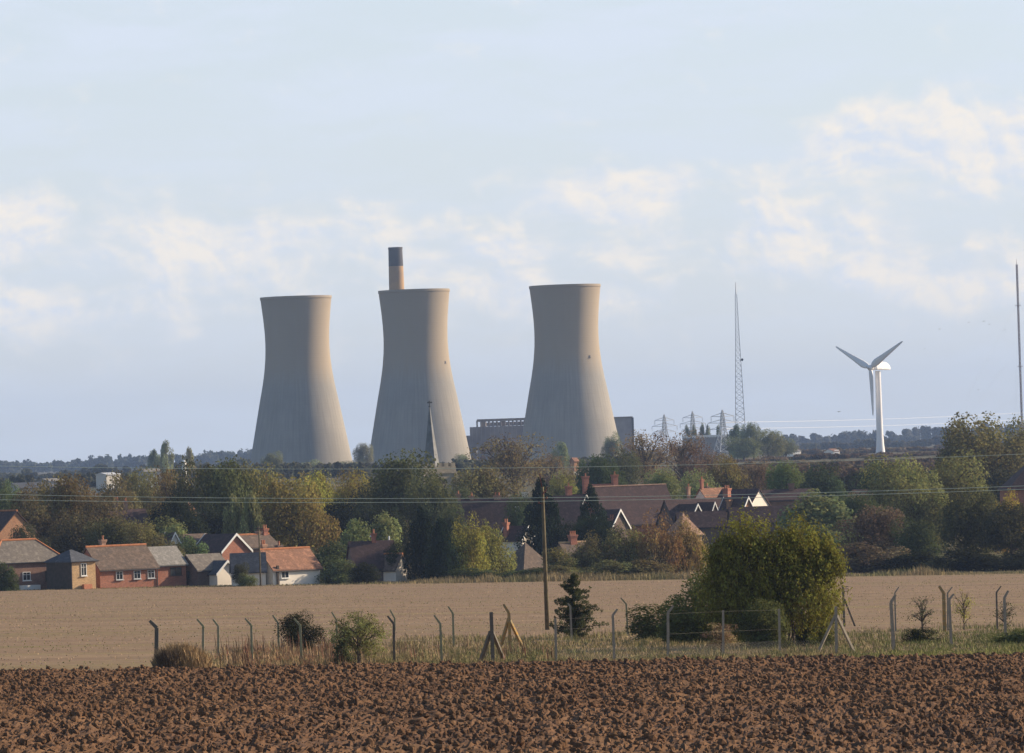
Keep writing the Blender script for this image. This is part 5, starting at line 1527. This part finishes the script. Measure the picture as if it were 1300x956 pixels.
def grass_clump(x0, x1, ytop, base, label, colr):
    b = hit(*base); n = 5200; r = np.random.default_rng(9)
    w = (x1 - x0) * K * b.y; ht = W(base[0], ytop, b.y).z - b.z
    q = r.random(n) ** .5; a = r.random(n) * 6.28
    X = b.x + np.cos(a) * q * w / 2; Y = b.y + np.sin(a) * q * w / 2
    h = ht * np.sqrt(np.clip(1 - (q * .93) ** 2, .02, 1)) * (.6 + .45 * r.random(n))
    col = np.array(colr) * (.7 + .6 * r.random((n, 1)))
    o = blades('grass_clump', X, Y, H(X, Y), h, .03 + .02 * r.random(n), col, .5)
    tag(o, label, 'grass clump')
grass_clump(196, 268, 812, (232, 851), 'rounded tan dry grass clump right of the thick dark post', (.34, .235, .125))
grass_clump(205, 232, 822, (216, 852), 'dark brown weed tuft at the foot of the thick dark post', (.12, .085, .055))

def stalks():
    n = 900; r = np.random.default_rng(12)
    X = []; Y = []
    P = [hit(x, y) for x, y in zip(r.uniform(275, 480, 120), r.uniform(826, 850, 120))] + [hit(x, y) for x, y in zip(r.uniform(500, 700, 40), r.uniform(826, 842, 40))]
    idx = r.integers(0, len(P), n)
    X = np.array([P[i].x for i in idx]) + r.normal(size=n) * .18; Y = np.array([P[i].y for i in idx]) + r.normal(size=n) * .3
    h = r.uniform(.5, 1.4, n) * np.where(idx < 120, 1, .8)
    col = np.where((idx % 3 == 0)[:, None], np.array([.20, .085, .055]), np.array([.28, .19, .11])) * (.6 + .6 * r.random((n, 1)))
    o = blades('weed_stalks', X, Y, H(X, Y), h, .035, col, .2)
    tag(o, 'red brown dead weed stalks standing along the left part of the fence', 'weeds', kind='stuff')
stalks()

# ------------------------------------------------------------------ birds
def bird(x, y, D, s, tilt):
    mb = MB(); sp = s
    mb.tube([(0, -.28 * sp, 0), (0, -.1 * sp, .02), (0, .12 * sp, .02), (0, .34 * sp, 0)], [.02 * sp, .09 * sp, .08 * sp, .015 * sp], 8)
    for k in (-1, 1):
        mb.add([(0, -.1 * sp, .03), (k * .45 * sp, -.16 * sp, .2 * sp), (k * .95 * sp, .05 * sp, .1 * sp), (k * .45 * sp, .1 * sp, .19 * sp), (0, .1 * sp, .04),
                (0, -.1 * sp, .0), (k * .45 * sp, -.16 * sp, .17 * sp), (k * .95 * sp, .05 * sp, .08 * sp), (k * .45 * sp, .1 * sp, .16 * sp), (0, .1 * sp, .01)],
               [(0, 1, 2, 3, 4), (9, 8, 7, 6, 5), (0, 5, 6, 1), (1, 6, 7, 2), (2, 7, 8, 3), (3, 8, 9, 4)])
    o = mb.build('bird', M['iron']); o.location = W(x, y, D); o.rotation_euler = (0, rad(tilt), rad(40 + tilt))
    return o
for x, y, D, s, lab in [(1249, 408, 1100, .55, 'highest dark bird in the loose flock at the right'), (1230, 409.5, 1120, .4, 'small dark bird left of the highest one in the flock'),
                        (1256, 412, 1150, .4, 'small dark bird right below the highest one in the flock'), (1276, 419, 1150, .4, 'dark bird of the flock nearest the guyed mast'),
                        (1193, 418, 1200, .45, 'dark bird well left of the flock above the turbine'), (1174, 443, 1250, .4, 'lone dark bird near the right blade tip of the turbine'),
                        (1242, 495, 1100, .45, 'lone dark bird low in the sky right of the turbine'), (1065, 523, 1000, .6, 'dark bird flying low left of the turbine tower')]:
    tag(bird(x, y, D, s, random.uniform(-20, 20)), lab, 'bird', 'birds in flight')

# ------------------------------------------------------------------ air
def haze():
    mb = MB(); mb.box((0, 6000, 60), (11000, 12900, 170))
    o = mb.build('haze', None)
    m_ = bpy.data.materials.new('haze_air'); m_.use_nodes = True; N = m_.node_tree.nodes
    N.remove(N['Principled BSDF'])
    v = N.new('ShaderNodeVolumePrincipled'); v.inputs['Density'].default_value = HAZE_D; v.inputs['Color'].default_value = (*HAZE_C, 1); v.inputs['Anisotropy'].default_value = 0.0
    m_.node_tree.links.new(v.outputs[0], N['Material Output'].inputs['Volume'])
    o.data.materials.append(m_)
    tag(o, 'thin blue haze in the air over the marsh', 'haze', kind='stuff')
HAZE_D = 0.5e-4; HAZE_C = (.44, .62, 1.0)
haze()

# ------------------------------------------------------------------ render settings
vs = SC.view_settings; vs.view_transform = 'Standard'; vs.look = 'None'; vs.exposure = 0.56; vs.gamma = 1.0; vs.use_curve_mapping = False
cy = SC.cycles
cy.max_bounces = 6; cy.diffuse_bounces = 2; cy.glossy_bounces = 2; cy.transmission_bounces = 3; cy.volume_bounces = 1; cy.transparent_max_bounces = 6
cy.use_denoising = True
try: cy.denoiser = 'OPENIMAGEDENOISE'; cy.denoising_prefilter = 'ACCURATE'
except Exception: pass
cy.sample_clamp_indirect = 4.0
